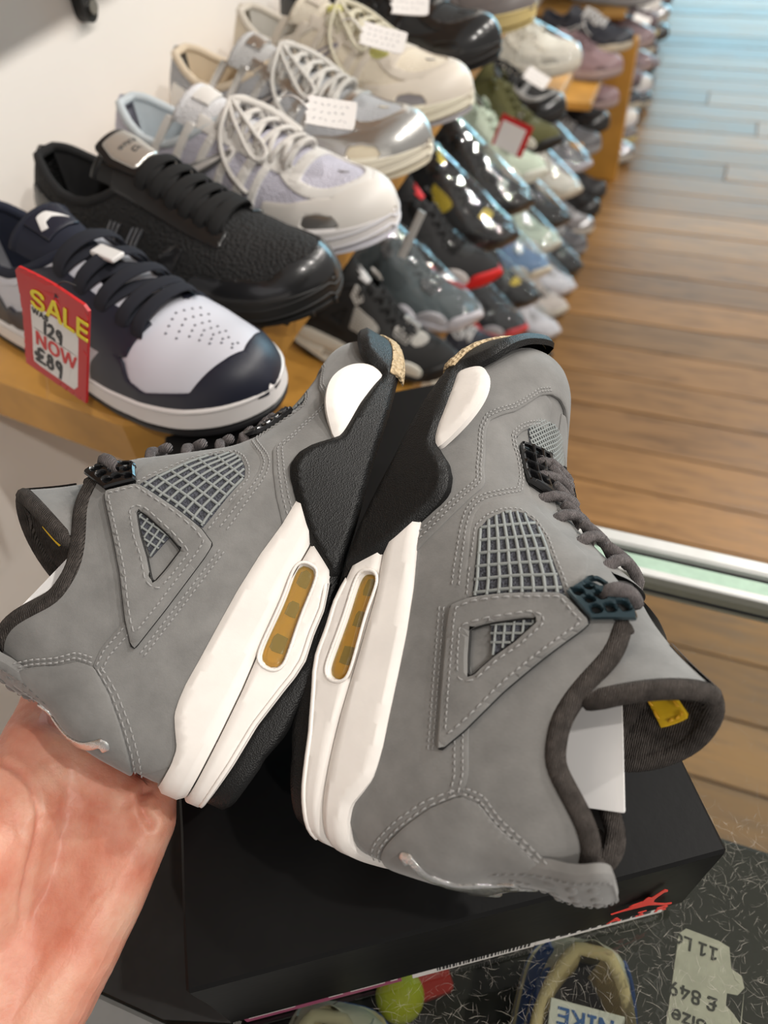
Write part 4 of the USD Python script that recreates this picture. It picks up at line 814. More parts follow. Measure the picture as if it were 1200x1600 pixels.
        mud = np.vstack([lq(B, [(176, 24), (182, 40), (194, 52), (210, 54), (217, 50), (222, 40), (238, 36), (258, 40), (274, 43)]), [[B.s_of(.288), .37 * piK], [B.s_of(.294), .5 * piK]]]); lo = np.array([[B.S - .002, .016], [B.s_of(.29), .004], [B.s_of(.178), .001]])
        add('toe_overlay', patch(B.top, Polygon(np.vstack([mud, B.mir(mud)[::-1][1:], B.mir(lo)[::-1], lo])).buffer(0), .0008, .0020, e=.001, res=r * .8), 'over')
        tp = Polygon(np.vstack([[[B.s_of(.224), .40 * piK]], lq(B, [(218, 52), (224, 39), (238, 35), (258, 39), (274, 42)]), [[B.s_of(.290), .37 * piK], [B.s_of(.296), .5 * piK], [B.s_of(.290), .63 * piK]], B.mir(lq(B, [(274, 42), (258, 39), (238, 35), (224, 39), (218, 52)])), [[B.s_of(.224), .60 * piK]]])).buffer(0)
        add('toe_box', patch(B.top, tp, .0002, .0010, res=r), 'base2')
        ho = [trimesh.creation.icosphere(1, .0010) for _ in range(34)]; rg = random.Random(5); pr = []
        for i in range(7):
            for j in range(-3, 4):
                a, y_ = .232 + .0088 * i + .002 * abs(j), .5 * piK + j * (.0085 - .0004 * i)
                if abs(j) < 3.5 - .35 * i: pr.append(B.top(np.array([B.s_of(a)]), np.array([y_]), np.array([.0010]))[0])
        sph = trimesh.creation.icosphere(1, .0011); add('perforations', cat_([(sph.vertices + p, sph.faces) for p in pr]), 'hole', True, kind='stuff')
        sw2 = Polygon(lq(B, [(70, 30), (78, 27), (92, 30), (116, 42), (150, 62), (170, 72), (150, 67), (118, 56), (96, 48), (84, 44), (79, 48), (70, 40), (70, 30)])).buffer(0); sym('swoosh', patch(B.top, sw2, .0014, .0014, res=r), 'over', label='swoosh mark on the side')
        add('tongue_label', patch(tf, shapely.box(-.015, .054, .015, .080), .001, .0016, res=.005), 'over')
        sm = shapely.affinity.scale(Polygon([(-.012, .004), (-.006, -.004), (.002, -.004), (.014, .006), (.002, .001), (-.005, .002), (-.007, .006)]), .9, 1.5, origin=(0, 0)); add('label_mark', patch(tf, shapely.affinity.translate(shapely.affinity.rotate(sm, 180), 0, .066), .0026, .0008, res=.003), 'white')
        add('lace_tag', xf(box(-.012, .012, -.002, .002, -.006, .006, .001), np.eye(3), B.top(np.array([B.s_of(.168)]), np.array([.5 * piK]), np.array([.0105]))[0]), 'white')
    return out
LOW = {k: low_parts(k) for k in ('runner', 'black_runner', 'court')}
HIGH = hero_parts({k: k for k in ('upper', 'lining', 'knit', 'cloth', 'net', 'plastic', 'plastic2', 'outsole', 'mid', 'air', 'yellow', 'strut', 'rubber', 'tan', 'yellow2', 'thread', 'silver', 'lace', 'badge')}, False)
HIDDEN = {'sole_core_', 'net_backing', 'label', 'label_stitching', 'tongue_tag', 'dimple_nubs', 'window_backing', 'window_net', 'air_core', 'air_strut', 'air_frame', 'toe_outsole'}
HIGH = [p for p in HIGH if p[0] not in HIDDEN]
hc, hs_ = math.cos(math.radians(-6.5)), math.sin(math.radians(-6.5))
HIGH = [(n, xf(m, np.array([[hc, -hs_, 0], [hs_, hc, 0], [0, 0, 1]])), *r) for n, m, *r in HIGH]
HLOW = min(m[0][:, 1].min() for _, m, *_ in HIGH)
HIGH = [(n, (m[0] - [0, HLOW, 0], m[1]), *r) for n, m, *r in HIGH]
PALC = {}
def pm(col, **k):
    key = (tuple(col), tuple(sorted(k.items())))
    if key not in PALC: PALC[key] = mat('shoe_tone_%03d' % len(PALC), col, **k)
    return PALC[key]
MATS['film'] = usdkit.material(stage, '/World/Looks/film', {'tc': ('texture_coordinate', {}), 'n': ('noise_texture', dict(scale=15, detail=3, distortion=1.0)), 'b': ('bump', dict(strength=.32, distance=.01)), 'lw': ('fresnel', dict(IOR=1.6)), 'geo': ('geometry', {}), 'fb': ('math', dict(math_type='subtract', value1=1.0)), 'fm': ('math', dict(math_type='multiply')), 'm': ('math', dict(math_type='multiply_add', value2=1.6, value3=.02, use_clamp=True)),
    't': ('transparent_bsdf', dict(color=(.95, .96, .97))), 'g': ('glossy_bsdf', dict(roughness=.02)), 'x': ('mix_closure', {})},
    [('tc.object', 'n.vector'), ('n.fac', 'b.height'), ('b.normal', 'g.normal'), ('b.normal', 'lw.normal'), ('geo.backfacing', 'fb.value2'), ('lw.fac', 'fm.value1'), ('fb.value', 'fm.value2'), ('fm.value', 'm.value1'), ('m.value', 'x.fac'), ('t.BSDF', 'x.closure1'), ('g.BSDF', 'x.closure2')], surface='x.closure')
def film_of(parts, seed):
    V = np.vstack([m[0][::7] for _, m, *_ in parts]); c = V.mean(0); v, f = hull(c + (V - c) * 1.0)
    t = trimesh.Trimesh(v, f, process=False); t = trimesh.Trimesh(*trimesh.remesh.subdivide_to_size(t.vertices, t.faces, .022))
    t.merge_vertices(); t = trimesh.smoothing.filter_taubin(t, iterations=6); n = t.vertex_normals
    t.vertices = t.vertices + n * (.0022 + .0035 * (meshkit.fbm(t.vertices * 34 + seed, 3, 5) - .5))[:, None]; t.vertices[:, 1] = np.maximum(t.vertices[:, 1], -.0006); return t.vertices, t.faces
FILM = {k: film_of(v, i * 7.3) for i, (k, v) in enumerate([*LOW.items(), ('high', HIGH)])}
def place_shoe(style, pal, toe, label, group, wrap=False, yaw=-8, scale=1.0, name='trainer', cat='trainer', Mx=None, pitch=0):
    parts = HIGH if style == 'high' else LOW[style]; c, s = math.cos(math.radians(yaw)), math.sin(math.radians(yaw))
    M = np.array([[c, 0, s], [s, 0, -c], [0, 1, 0]]) * scale
    L_ = .300 if style == 'high' else .312; base = np.array(toe) - M @ np.array([L_, 0, 0])
    if Mx is not None: M = Mx; base = np.array(toe)
    p = thing(name, label, cat, base, group)
    d = pal.get('*')
    build_parts(p, [(n, m, pal.get(k, d), *r) for n, m, k, *r in parts], M)
    if wrap: part(p, 'plastic_wrap', xf(FILM['high' if style == 'high' else style], M), 'film', True, label='clear plastic film wrapped round the trainer')
    return p
# ------------------------------------------------------------------ colourways
G = lambda x: (x, x, x)
leather = dict(rough=.45, bump=('noise', 420, .12, .0006)); suede = dict(rough=.85, bump=('noise', 700, .2, .0006)); meshy = dict(rough=.8, bump=('cells', 520, .9, .0012)); gloss = dict(rough=.22, coat=.4); met = dict(rough=.28, metal=.85, bump=('noise', 380, .15, .0006)); rub = dict(rough=.5); cl = dict(rough=.9, bump=('knit', 420, .5, .001))
LILAC, CRM, BLK = (.54, .53, .62), (.70, .65, .575), (.013, .013, .013)
P_WHITE = {'*': pm((.72, .70, .68), **leather), 'base': pm(LILAC, **meshy), 'trim': pm((.72, .70, .67), **leather), 'mud': pm((.70, .67, .63), **leather), 'mid': pm((.74, .72, .72), **rub), 'outsole': pm((.60, .60, .66), **rub), 'line': pm((.58, .58, .62), **rub), 'lace': pm((.74, .71, .67), **cl), 'lining': pm((.56, .62, .66), **cl), 'collar': pm((.60, .66, .70), **cl), 'insole': pm((.34, .38, .42), **cl), 'tongue': pm((.70, .70, .72), **meshy), 'lens': pm((.50, .49, .47), **met), 'swoosh': pm((.74, .71, .69), **leather), 'swoosh_edge': pm((.40, .40, .40), **met)}
P_SILV = {'*': pm((.62, .61, .60), **met), 'base': pm((.40, .41, .43), **meshy), 'trim': pm((.66, .65, .63), **met), 'mud': pm((.60, .59, .57), **met), 'mid': pm((.74, .70, .58), **rub), 'outsole': pm((.62, .57, .45), **rub), 'line': pm((.62, .58, .48), **rub), 'lace': pm((.70, .68, .64), **cl), 'lining': pm((.72, .60, .44), **cl), 'collar': pm((.74, .63, .48), **cl), 'insole': pm((.50, .40, .28), **cl), 'tongue': pm((.50, .50, .50), **meshy), 'lens': pm((.74, .66, .50), **leather), 'swoosh': pm((.60, .60, .60), **met), 'swoosh_edge': pm((.10, .10, .11), **leather)}
P_CREAM = {'*': pm(CRM, **leather), 'base': pm((.72, .65, .53), **meshy), 'trim': pm((.62, .565, .49), **leather), 'mud': pm((.69, .63, .55), **leather), 'mid': pm((.74, .71, .58), **rub), 'outsole': pm((.36, .35, .37), **rub), 'line': pm((.62, .58, .47), **rub), 'lace': pm((.72, .68, .54), **cl), 'lining': pm((.62, .60, .55), **cl), 'collar': pm((.68, .63, .55), **cl), 'insole': pm((.34, .34, .34), **cl), 'tongue': pm((.72, .66, .55), **meshy), 'lens': pm((.24, .23, .25), **gloss), 'swoosh': pm((.70, .64, .55), **leather), 'swoosh_edge': pm((.24, .22, .26), **leather)}
def p_all(c, lace=None, mid=None, k=leather, edge=None): return {'*': pm(c, **k), 'base': pm(c, **meshy), 'mid': pm(mid or c, **rub), 'outsole': pm(tuple(x * .7 for x in (mid or c)), **rub), 'line': pm(tuple(x * .8 for x in (mid or c)), **rub), 'lace': pm(lace or c, **cl), 'lining': pm(tuple(x * .9 for x in c), **cl), 'lens': pm(tuple(x * .6 for x in c), **gloss), 'silver': pm((.6, .6, .6), **met), 'swoosh_edge': pm(edge or c, **met)}
P_BLK = p_all((.014, .014, .0145), k=gloss, edge=(.05, .05, .05)); P_BLKS = dict(P_BLK, trim=pm((.5, .5, .5), **met), swoosh_edge=pm((.6, .6, .6), **met))
P_ASIC = {'*': pm((.010, .010, .0105), **leather), 'base': pm((.013, .013, .0135), rough=.85, bump=('cells', 330, 1.0, .002)), 'gloss': pm((.016, .016, .017), rough=.26, coat=.3, bump=('noise', 300, .15, .001)), 'stripe': pm((.42, .43, .45), **met), 'silver': pm((.72, .70, .66), rough=.25, metal=.7), 'mid': pm((.012, .012, .012), **rub), 'outsole': pm((.010, .010, .010), **rub), 'line': pm((.02, .02, .02), **rub), 'lace': pm((.011, .011, .0115), **cl), 'lining': pm((.009, .009, .010), **cl), 'collar': pm((.010, .010, .011), **cl), 'ink': pm((.05, .05, .05), **rub)}
NAVY = (.0145, .0165, .030)
P_NAVY = {'*': pm(NAVY, **leather), 'base': pm((.56, .57, .63), **leather), 'base2': pm((.60, .61, .68), **leather), 'over': pm(NAVY, **leather), 'heel': pm((.045, .046, .050), **leather), 'mid': pm((.76, .73, .72), **rub), 'outsole': pm((.012, .012, .014), **rub), 'line': pm((.55, .53, .52), **rub), 'lace': pm((.013, .015, .024), **cl), 'lining': pm((.012, .016, .034), **cl), 'collar': pm((.012, .016, .034), **cl), 'insole': pm((.012, .015, .03), **cl), 'tongue': pm((.013, .016, .032), **cl), 'white': pm((.74, .73, .72), **rub), 'hole': pm((.16, .16, .19), **rub)}
def p_high(main, net=None, mid=None, sole=None, badge=None, lace=None, plast=None, ins=None, k=suede):
    mid = mid or G(.7); sole = sole or BLK; net = net or tuple(x * 1.1 for x in main)
    return {'*': pm(main, **k), 'lining': pm(tuple(x * .8 for x in main), **cl), 'knit': pm(tuple(x * .8 for x in main), **cl), 'cloth': pm(tuple(x * .6 for x in net), **meshy), 'net': pm(net, **rub), 'plastic': pm(plast or BLK, **gloss), 'plastic2': pm(plast or BLK, **gloss), 'outsole': pm(sole, **rub), 'rubber': pm(sole, **rub), 'mid': pm(mid, **rub), 'air': pm(tuple(x * .7 for x in mid), **gloss), 'tan': pm(sole, **rub), 'lace': pm(lace or main, **cl), 'badge': pm(badge or main, **rub), 'silver': pm(badge or (.5, .5, .5), **rub)}
YEL, RED, SAGE, OLIVE = (.72, .55, .02), (.62, .015, .02), (.50, .585, .475), (.085, .082, .026)
K1 = p_high(BLK, net=(.50, .48, .44), mid=(.70, .68, .60), badge=(.6, .6, .6), plast=(.5, .48, .45)); KCLR = p_high((.10, .12, .125), mid=(.62, .60, .63), sole=(.62, .60, .64), badge=(.64, .64, .66), plast=(.2, .2, .2))
KRED = p_high((.020, .020, .021), net=(.03, .03, .03), mid=(.60, .56, .54), sole=(.60, .012, .012), badge=RED); KYEL = p_high(BLK, net=(.62, .46, .03), mid=BLK, badge=YEL, plast=(.02, .02, .02)); KBLK = p_high(BLK, net=(.02, .02, .02), mid=BLK, badge=(.05, .05, .05), lace=BLK)
KSAG = p_high(SAGE, net=tuple(x * .9 for x in SAGE), mid=(.70, .69, .62), sole=(.64, .66, .58), badge=(.05, .04, .02), plast=SAGE); KOLV = p_high(OLIVE, net=(.12, .115, .04), mid=(.60, .58, .52), sole=BLK, badge=(.02, .02, .02), plast=OLIVE)
KBLU = p_high((.13, .22, .36), mid=(.70, .66, .56), sole=(.66, .60, .48), badge=(.6, .4, .1), plast=(.3, .4, .5)); KCRM = p_high((.62, .60, .53), mid=(.70, .67, .58), sole=(.66, .62, .52), badge=(.62, .40, .06), plast=(.6, .58, .5)); KGRY = p_high((.105, .105, .115), mid=(.5, .5, .55), sole=(.5, .5, .56), badge=(.2, .2, .2))
KWHT = p_high((.70, .69, .72), mid=(.72, .71, .74), sole=(.70, .69, .72), badge=(.5, .5, .5), plast=(.6, .6, .6)); KBGE = p_high((.50, .455, .42), mid=(.60, .56, .50), sole=(.6, .56, .48)); KBRD = p_high((.022, .022, .024), mid=(.55, .53, .56), sole=(.60, .05, .06), badge=(.05, .05, .05)); KMVE = p_all((.26, .17, .18), mid=(.40, .31, .30)); KFLU = p_all((.82, .78, .68), mid=(.80, .75, .64), k=cl); KNAV = p_all((.018, .02, .03), lace=(.6, .6, .6), mid=(.55, .5, .4), edge=(.6, .6, .6)); KDGR = p_all((.10, .098, .105), mid=(.3, .3, .31), lace=(.5, .5, .5)); KSIL = p_all((.42, .41, .42), mid=(.60, .55, .48), k=met); KTAN = p_all((.17, .15, .145), mid=(.62, .50, .22)); KPUR = p_all((.14, .10, .11), mid=(.10, .08, .09))
TG, SG, TH, FG, BG = 'display trainers on the top shelf', 'trainers on the second shelf', 'trainers on the third shelf', 'trainers standing on the floor', 'trainers stacked past the wooden panel'
X = -.258
place_shoe('court', P_NAVY, (X + .014, .364, ZT + .0005), 'navy and white low court trainer behind the sale tag', TG, yaw=-15, scale=1.03, name='low_trainer')
place_shoe('black_runner', P_ASIC, (X + .004, .505, ZT + .0005), 'black running trainer with a silver tongue badge and silver stripes', TG, yaw=-9, scale=1.01, name='running_trainer')
place_shoe('runner', P_WHITE, (X + .016, .622, ZT + .0005), 'white and lilac mesh running trainer with a pale blue lining', TG, yaw=-9, scale=1.01, name='running_trainer')
place_shoe('runner', P_SILV, (X + .004, .764, ZT + .0005), 'metallic silver running trainer with a cream lining', TG, yaw=-7, scale=1.01, name='running_trainer')
place_shoe('runner', P_CREAM, (X + .012, .893, ZT + .0005), 'all cream running trainer with a small grey toe window', TG, yaw=-9, scale=1.01, name='running_trainer')
place_shoe('runner', P_BLK, (X + .004, 1.052, ZT + .0005), 'glossy black running trainer behind the cream one', TG, yaw=-8, scale=1.01, name='running_trainer')
place_shoe('court', KTAN, (X + .018, 1.185, ZT + .0005), 'taupe trainer with a yellowed gum sole at the top edge', TG, yaw=-14, name='low_trainer')
S2 = [(.845, K1, 0, 'black high trainer with grey moulded net panels, nearest on the second shelf'), (.968, KCLR, 1, 'wrapped smoke grey trainer with a pale translucent sole'), (1.086, KRED, 0, 'black trainer with a red tongue badge and a red sole'), (1.204, KYEL, 1, 'wrapped black trainer with a yellow badge and yellow net, second shelf'), (1.322, KBLK, 1, 'wrapped all black trainer between the yellow badged and the sage ones'), (1.44, KSAG, 0, 'pale sage green trainer without a wrap'), (1.575, KOLV, 0, 'olive green trainer with a black sole and a red tag beside it')]
for y, pal, w, lab_ in S2: place_shoe('high', pal, (X + .006, y, Z2 + .0005), lab_, SG, bool(w), yaw=-8, scale=.905)
for y, st, pal, w, lab_ in ((1.70, 'runner', P_BLKS, 0, 'black running trainer with silver straps and a white tag'), (1.835, 'runner', KFLU, 1, 'fluffy off-white trainer above the black ones')):
    place_shoe(st, pal, (X - .005, y, Z2 + (.0005 if y < 1.8 else .05)), lab_, SG, bool(w), yaw=-8)
S3 = [(1.17, 'low', KFLU, 0, 'ivory trainer with thick laces low on the third shelf'), (1.29, 'runner', KNAV, 0, 'black trainer with a white side mark over a pale sole'), (1.41, 'high', KBRD, 1, 'wrapped dark trainer with a faded red sole'), (1.53, 'high', KYEL, 1, 'wrapped black trainer with a yellow badge, third shelf'), (1.65, 'high', KBLU, 1, 'wrapped denim blue trainer with a cream sole'), (1.77, 'high', KSAG, 1, 'wrapped sage green trainer'), (1.89, 'high', KBLK, 1, 'wrapped black trainer above the white and grey floor row'), (2.05, 'high', KCRM, 1, 'wrapped cream trainer with a gold badge'), (2.20, 'high', KGRY, 1, 'wrapped slate grey trainer with a clear sole')]
for y, pal, lab_ in ((2.48, KDGR, 'dark grey trainer with a white stripe near the wooden panel'), (2.64, P_BLK, 'black trainer low beside the wooden panel'), (2.83, KMVE, 'mauve trainer right against the wooden panel')): place_shoe('runner', pal, (X - .004, y, .3125), lab_, TH, False)
for y, st, pal, w, lab_ in S3: place_shoe('runner' if st == 'low' else st, pal, (X, y, Z3 + .0005), lab_, TH, bool(w), yaw=-8, scale=.905)
S4 = [(1.83, 'high', p_high(BLK, badge=RED, mid=(.5, .02, .03)), 0, 'black trainer with a red panel, nearest on the floor'), (1.95, 'high', KWHT, 1, 'wrapped white trainer nearest the camera on the floor'), (2.07, 'high', KBGE, 0, 'beige trainer between two white ones on the floor'), (2.19, 'high', dict(KWHT, **{'*': pm((.66, .66, .70), **leather)}), 1, 'wrapped white trainer further along the floor'), (2.31, 'high', KBLK, 1, 'wrapped black trainer on the floor'), (2.43, 'runner', KDGR, 0, 'charcoal grey trainer on the floor'), (2.56, 'runner', KSIL, 0, 'silver grey running trainer on the floor'), (2.69, 'runner', P_BLK, 0, 'black running trainer on the floor below the far shelf'), (2.82, 'runner', p_all((.03, .03, .032)), 0, 'sooty black trainer last before the wooden panel')]
for y, st, pal, w, lab_ in S4: place_shoe(st, pal, (X + .004, y, .0012), lab_, FG, bool(w), yaw=-8, scale=.905)
FS = HC - .965
for y, pal, lab_, dz in ((2.62, KMVE, 'mauve ribbed trainer on top of the far shelf', 0), (2.84, KNAV, 'black trainer with a pink mark on top of the far shelf', 0)): place_shoe('runner', pal, (X + .012, y, FS + .0005), lab_, BG, False)
# past the panel
far_ = [(3.13, .0012, KSIL, 'light grey trainer at the foot of the far pile'), (3.12, .135, KNAV, 'black and white trainer second up in the far pile'), (3.12, .27, KPUR, 'dark plum trainer third up in the far pile'), (3.13, .405, KTAN, 'brown trainer fourth up in the far pile')]
mat('rack_wood', (.30, .16, .04), .5)
for i in range(6): single('rack_board', box(SX0, -.30, 3.02, 5.4, .115 + .135 * i, .1315 + .135 * i, .002), 'rack_wood', 'thin rack board past the wooden panel, %s from the floor' % ('first', 'second', 'third', 'fourth', 'fifth', 'sixth')[i], 'shelf')
CW = [(KSIL, 'silver grey'), (KNAV, 'black and white'), (KPUR, 'dark plum'), (KTAN, 'taupe'), (KDGR, 'charcoal'), (P_WHITE, 'white'), (P_BLK, 'shiny black'), (KMVE, 'mauve')]
NTH = ('floor level', 'first rack board', 'second rack board', 'third rack board', 'fourth rack board', 'fifth rack board')
for i, y in enumerate((3.13, 3.29, 3.46, 3.64, 3.83, 4.04)):
    for j in range(6):
        pal, cn = CW[(i * 3 + j * 5 + (i * j) % 3) % 8]
        place_shoe('runner', pal, (-.20 - .01 * ((i + j) % 3), y, (.0012 if j == 0 else -.0030 + .135 * j)), '%s trainer on the %s past the wooden panel, number %s along' % (cn, NTH[j], ('one', 'two', 'three', 'four', 'five', 'six')[i]), BG, (i + j) % 3 == 0, yaw=-6, scale=.95)
# ------------------------------------------------------------------ sale tag leaning on the low trainer
mat('tag_red', (.52, .022, .025), .4); mat('tag_white', (.80, .77, .75), .5); mat('tag_yellow', (.80, .66, .02), .45); mat('tag_ink', (.03, .03, .035), .5); mat('tag_number', (.60, .03, .03), .45)
T0 = EYE + np.array([-.4024, .3114, -.3210]); TE, TU = np.array([.926, -.201, -.320]), np.array([.347, .115, .931]); TE /= np.linalg.norm(TE); TU -= TE * (TE @ TU); TU /= np.linalg.norm(TU)
TN = np.cross(TE, TU); TM = np.stack([TE, TU, TN], 1); TW, TH_ = .055, .082
ST = thing('sale_tag', 'red sale price tag hanging in front of the navy and white trainer', 'price tag', T0, M=TM)
def bend(m):   # the tag's upper left corner curls forward a little
    v, f = (m.vertices, m.faces) if hasattr(m, 'vertices') else m; v = np.array(v, float); k = np.clip(1 - v[:, 0] / .03, 0, 1) * np.clip((v[:, 1] - .03) / .06, 0, 1); v[:, 2] += .006 * k ** 1.5; return v, f
def tagplate(x0, x1, y0, y1, z, t, hole=None, rr=.001):
    p = shapely.box(x0 + rr, y0 + rr, x1 - rr, y1 - rr).buffer(rr)
    if hole: p = p.difference(Point(*hole).buffer(.0028))
    return bend(patch(lambda x, y, o: np.stack([x, y, np.asarray(o)], -1), p, z, t, e=.0002, res=.006))
def tagtext(t, h, x, y, z, bold=True, sx=1.0):
    m = meshkit.text_mesh(t, h, .0004, bold); return bend((m.vertices * [sx, 1, 1] + [x, y, z], m.faces))
part(ST, 'card', tagplate(0, TW, 0, TH_, -.0008, .0016, (.0285, .0735)), 'tag_red')
part(ST, 'white_panel', tagplate(.008, .0475, .0065, .057, .0006, .0004, rr=.003), 'tag_white')
part(ST, 'rule', tagplate(.008, .0475, .0375, .0379, .0010, .0001, rr=.0001), 'ink')
part(ST, 'sale_lettering', tagtext('SALE', .0140, .0085, .0560, .0012, sx=1.0), 'tag_yellow', label='yellow SALE lettering')
part(ST, 'was_lettering', tagtext('WAS', .0042, .0095, .0505, .0012, sx=1.0), 'tag_ink')
def scribble(strokes, x, y, s, sx=1.0, w=.0011):
    g = shapely.union_all([LineString([(x + a * s * sx, y + b * s) for a, b in st]).buffer(w) for st in strokes]); return bend(patch(lambda X_, Y_, o: np.stack([X_, Y_, np.asarray(o)], -1), g, .0011, .0004, e=.0002, res=.003))
ring_ = lambda cx, cy, a, b, t0=0, t1=360: [(cx + a * math.cos(math.radians(t)), cy + b * math.sin(math.radians(t))) for t in np.linspace(t0, t1, 22)]
N1 = [[(0, 0), (.05, 1)]]; N2 = [[(.3, .8), (.4, .98), (.62, .98), (.7, .75), (.55, .4), (.28, .03), (.78, .05)]]; N9 = [ring_(1.15, .72, .17, .25), [(1.32, .75), (1.30, .3), (1.26, -.05)]]
part(ST, 'was_price', scribble(N1 + N2 + N9, .0195, .0385, .0105, 1.0), 'tag_ink', label='handwritten 129')
part(ST, 'now_lettering', tagtext('NOW', .0105, .0105, .0255, .0012, sx=1.0), 'tag_number', label='red NOW lettering')
PND = [[(.62, .85), (.45, 1.0), (.25, .9), (.22, .6), (.25, .25), (.05, .02), (.7, .05)], [(.02, .5), (.55, .52)], [(.02, .38), (.5, .38)]]; N8 = [ring_(1.05, .74, .15, .22), ring_(1.05, .27, .20, .25)]; N9b = [ring_(1.66, .70, .17, .24), [(1.83, .74), (1.81, .3), (1.75, -.2)]]
part(ST, 'now_price', scribble(PND + N8 + N9b, .0105, .0105, .0125, 1.0), 'tag_ink', label='handwritten price of 89 pounds')
lw_ = EYE + RC @ np.array([(118 - 600) / FPX * .46, (446 - 800) / FPX * .46, .46]); hl_ = T0 + TM @ np.array([.0285, .0735, .0008])
part(ST, 'string', xf(tube(spline(np.array([hl_, hl_ + [.004, .004, .008], lw_]), 10), .0005, 6), TM.T, -TM.T @ T0), 'tag_ink', True)
# ------------------------------------------------------------------ small white size tags on the laces
mat('tag_paper', (.82, .79, .77), .55); mat('pencil', (.22, .22, .24), .6)
def size_tag(name, lab_, px, depth, w, h, ang, tilt, cord=True, pale=None):
    if depth < 0: depth = (HC + depth) / -(RC @ np.array([(px[0] - 600) / FPX, (px[1] - 800) / FPX, 1.0]))[2]      # given as minus the height above the floor
    c = EYE + RC @ np.array([(px[0] - 600) / FPX * depth, (px[1] - 800) / FPX * depth, depth])
    n = (EYE - c) / np.linalg.norm(EYE - c); n = n * .55 + np.array([.15, -.15, .75]); n /= np.linalg.norm(n)
    a = RC @ np.array([math.cos(ang), math.sin(ang), 0]); a -= n * (a @ n); a /= np.linalg.norm(a); b = np.cross(n, a); M = np.stack([a, b, n], 1)
    p = thing(name, lab_, 'tag', c, 'white paper tags on the display trainers', M=M)
    sh = shapely.box(-w / 2, -h / 2, w / 2, h / 2).buffer(.0015)
    for i in range(3): sh = sh.difference(Point(-w / 2 - .001, (i - 1) * h * .36).buffer(h * .13))
    f = lambda x, y, o: np.stack([x, y, np.asarray(o) + 2.2 * x ** 2], -1)
    part(p, 'card', patch(f, sh, 0, .0006, e=.0001, res=.005), pale or 'tag_paper')
    rg = random.Random(int(px[0])); ln = []
    for r_ in range(3):
        x = -w * .36
        while x < w * .34:
            q = np.array([(x + .0012 * k, (1 - r_) * h * .28 + rg.uniform(-.0012, .0012)) for k in range(3)]); ln.append(patch(f, LineString(q).buffer(.00035), .0006, .0002, e=.00005, res=.002)); x += .0044 + rg.uniform(0, .002)
    part(p, 'handwriting', cat_(ln), 'pencil', kind='stuff')
    if cord: part(p, 'cord', tube(spline(np.array([[-w / 2 + .002, 0, .001], [-w / 2 - .010, .006, .006], [-w / 2 - .022, .010, -.004]]), 12), .0007, 6), pale or 'tag_paper', True)
for a in (('size_tag', 'white handwritten tag hanging on the silver running trainer', (516, 177), -(ZT + .125), .040, .022, .12, 0), ('size_tag', 'white handwritten tag on the laces of the cream trainer', (598, 60), -(ZT + .125), .042, .020, .25, 0), ('size_tag', 'white tag at the top edge on the glossy black trainer', (640, 4), -(ZT + .125), .038, .024, .05, 0),
          ('size_tag', 'white slanted tag over the black trainer with silver straps', (838, 122), 1.55, .050, .026, .62, 0), ('size_tag', 'small white tag on the far black trainer by the aisle', (1003, 30), 2.55, .055, .022, .45, 0)): size_tag(*a)
# red edged price card beside the olive trainer
RT = thing('price_card', 'red bordered white price card beside the olive green trainer', 'price tag', (0, 0, 0))
c_ = EYE + RC @ np.array([(800 - 600) / FPX * 1.35, (212 - 800) / FPX * 1.35, 1.35]); e1 = np.array([.93, -.32, -.18]); e1 /= np.linalg.norm(e1); e2 = np.array([.25, .35, .9]); e2 -= e1 * (e1 @ e2); e2 /= np.linalg.norm(e2); M_ = np.stack([e1, e2, np.cross(e1, e2)], 1)
part(RT, 'card', xf(box(-.032, .032, -.026, .026, -.0006, .0006, .0002), M_, c_), 'tag_red'); part(RT, 'white_panel', xf(box(-.026, .022, -.026, .017, .0006, .0010, .0001), M_, c_), 'tag_white')
# yellow lace charms on the cream trainer
mat('charm_yellow', (.66, .64, .20), .6)
for i, (px, lab_) in enumerate((((592, 82), 'pale yellow lace toggle hanging below the tag of the cream trainer'), ((523, 15), 'pale yellow lace toggle at the top of the cream trainer'))):
    d = (HC - ZT - .108) / -(RC @ np.array([(px[0] - 600) / FPX, (px[1] - 800) / FPX, 1.0]))[2]; c_ = EYE + RC @ np.array([(px[0] - 600) / FPX * d, (px[1] - 800) / FPX * d, d]); o = trimesh.creation.icosphere(2, 1.0); v = o.vertices * [.0105, .006, .005]; v += (meshkit.noise(v * 260 + i * 5, 3)[:, None] - .5) * .0015
    single('lace_toggle', (v + c_, o.faces), 'charm_yellow', lab_, 'lace toggle', 'yellow lace toggles', True)

# ------------------------------------------------------------------ what lies under the glass
ZD = ZG - .12
def on_deck(px, z=ZD): r = RC @ np.array([(px[0] - 600) / FPX, (px[1] - 800) / FPX, 1.0]); return EYE + r * ((z - EYE[2]) / r[2])
BLUE = (.035, .11, .42)
P_CASE = {'*': pm((.70, .60, .40), **leather), 'base': pm((.66, .63, .54), **leather), 'base2': pm(BLUE, **leather), 'over': pm(BLUE, **leather), 'heel': pm(BLUE, **leather), 'mid': pm((.72, .64, .46), **rub), 'outsole': pm((.60, .48, .28), **rub), 'line': pm(BLUE, **rub), 'lace': pm((.66, .62, .52), **cl), 'lining': pm((.68, .56, .34), **cl), 'collar': pm((.70, .58, .36), **cl), 'insole': pm((.05, .045, .05), **cl), 'tongue': pm((.66, .58, .40), **cl), 'white': pm((.7, .7, .7), **rub), 'hole': pm((.4, .36, .28), **rub)}
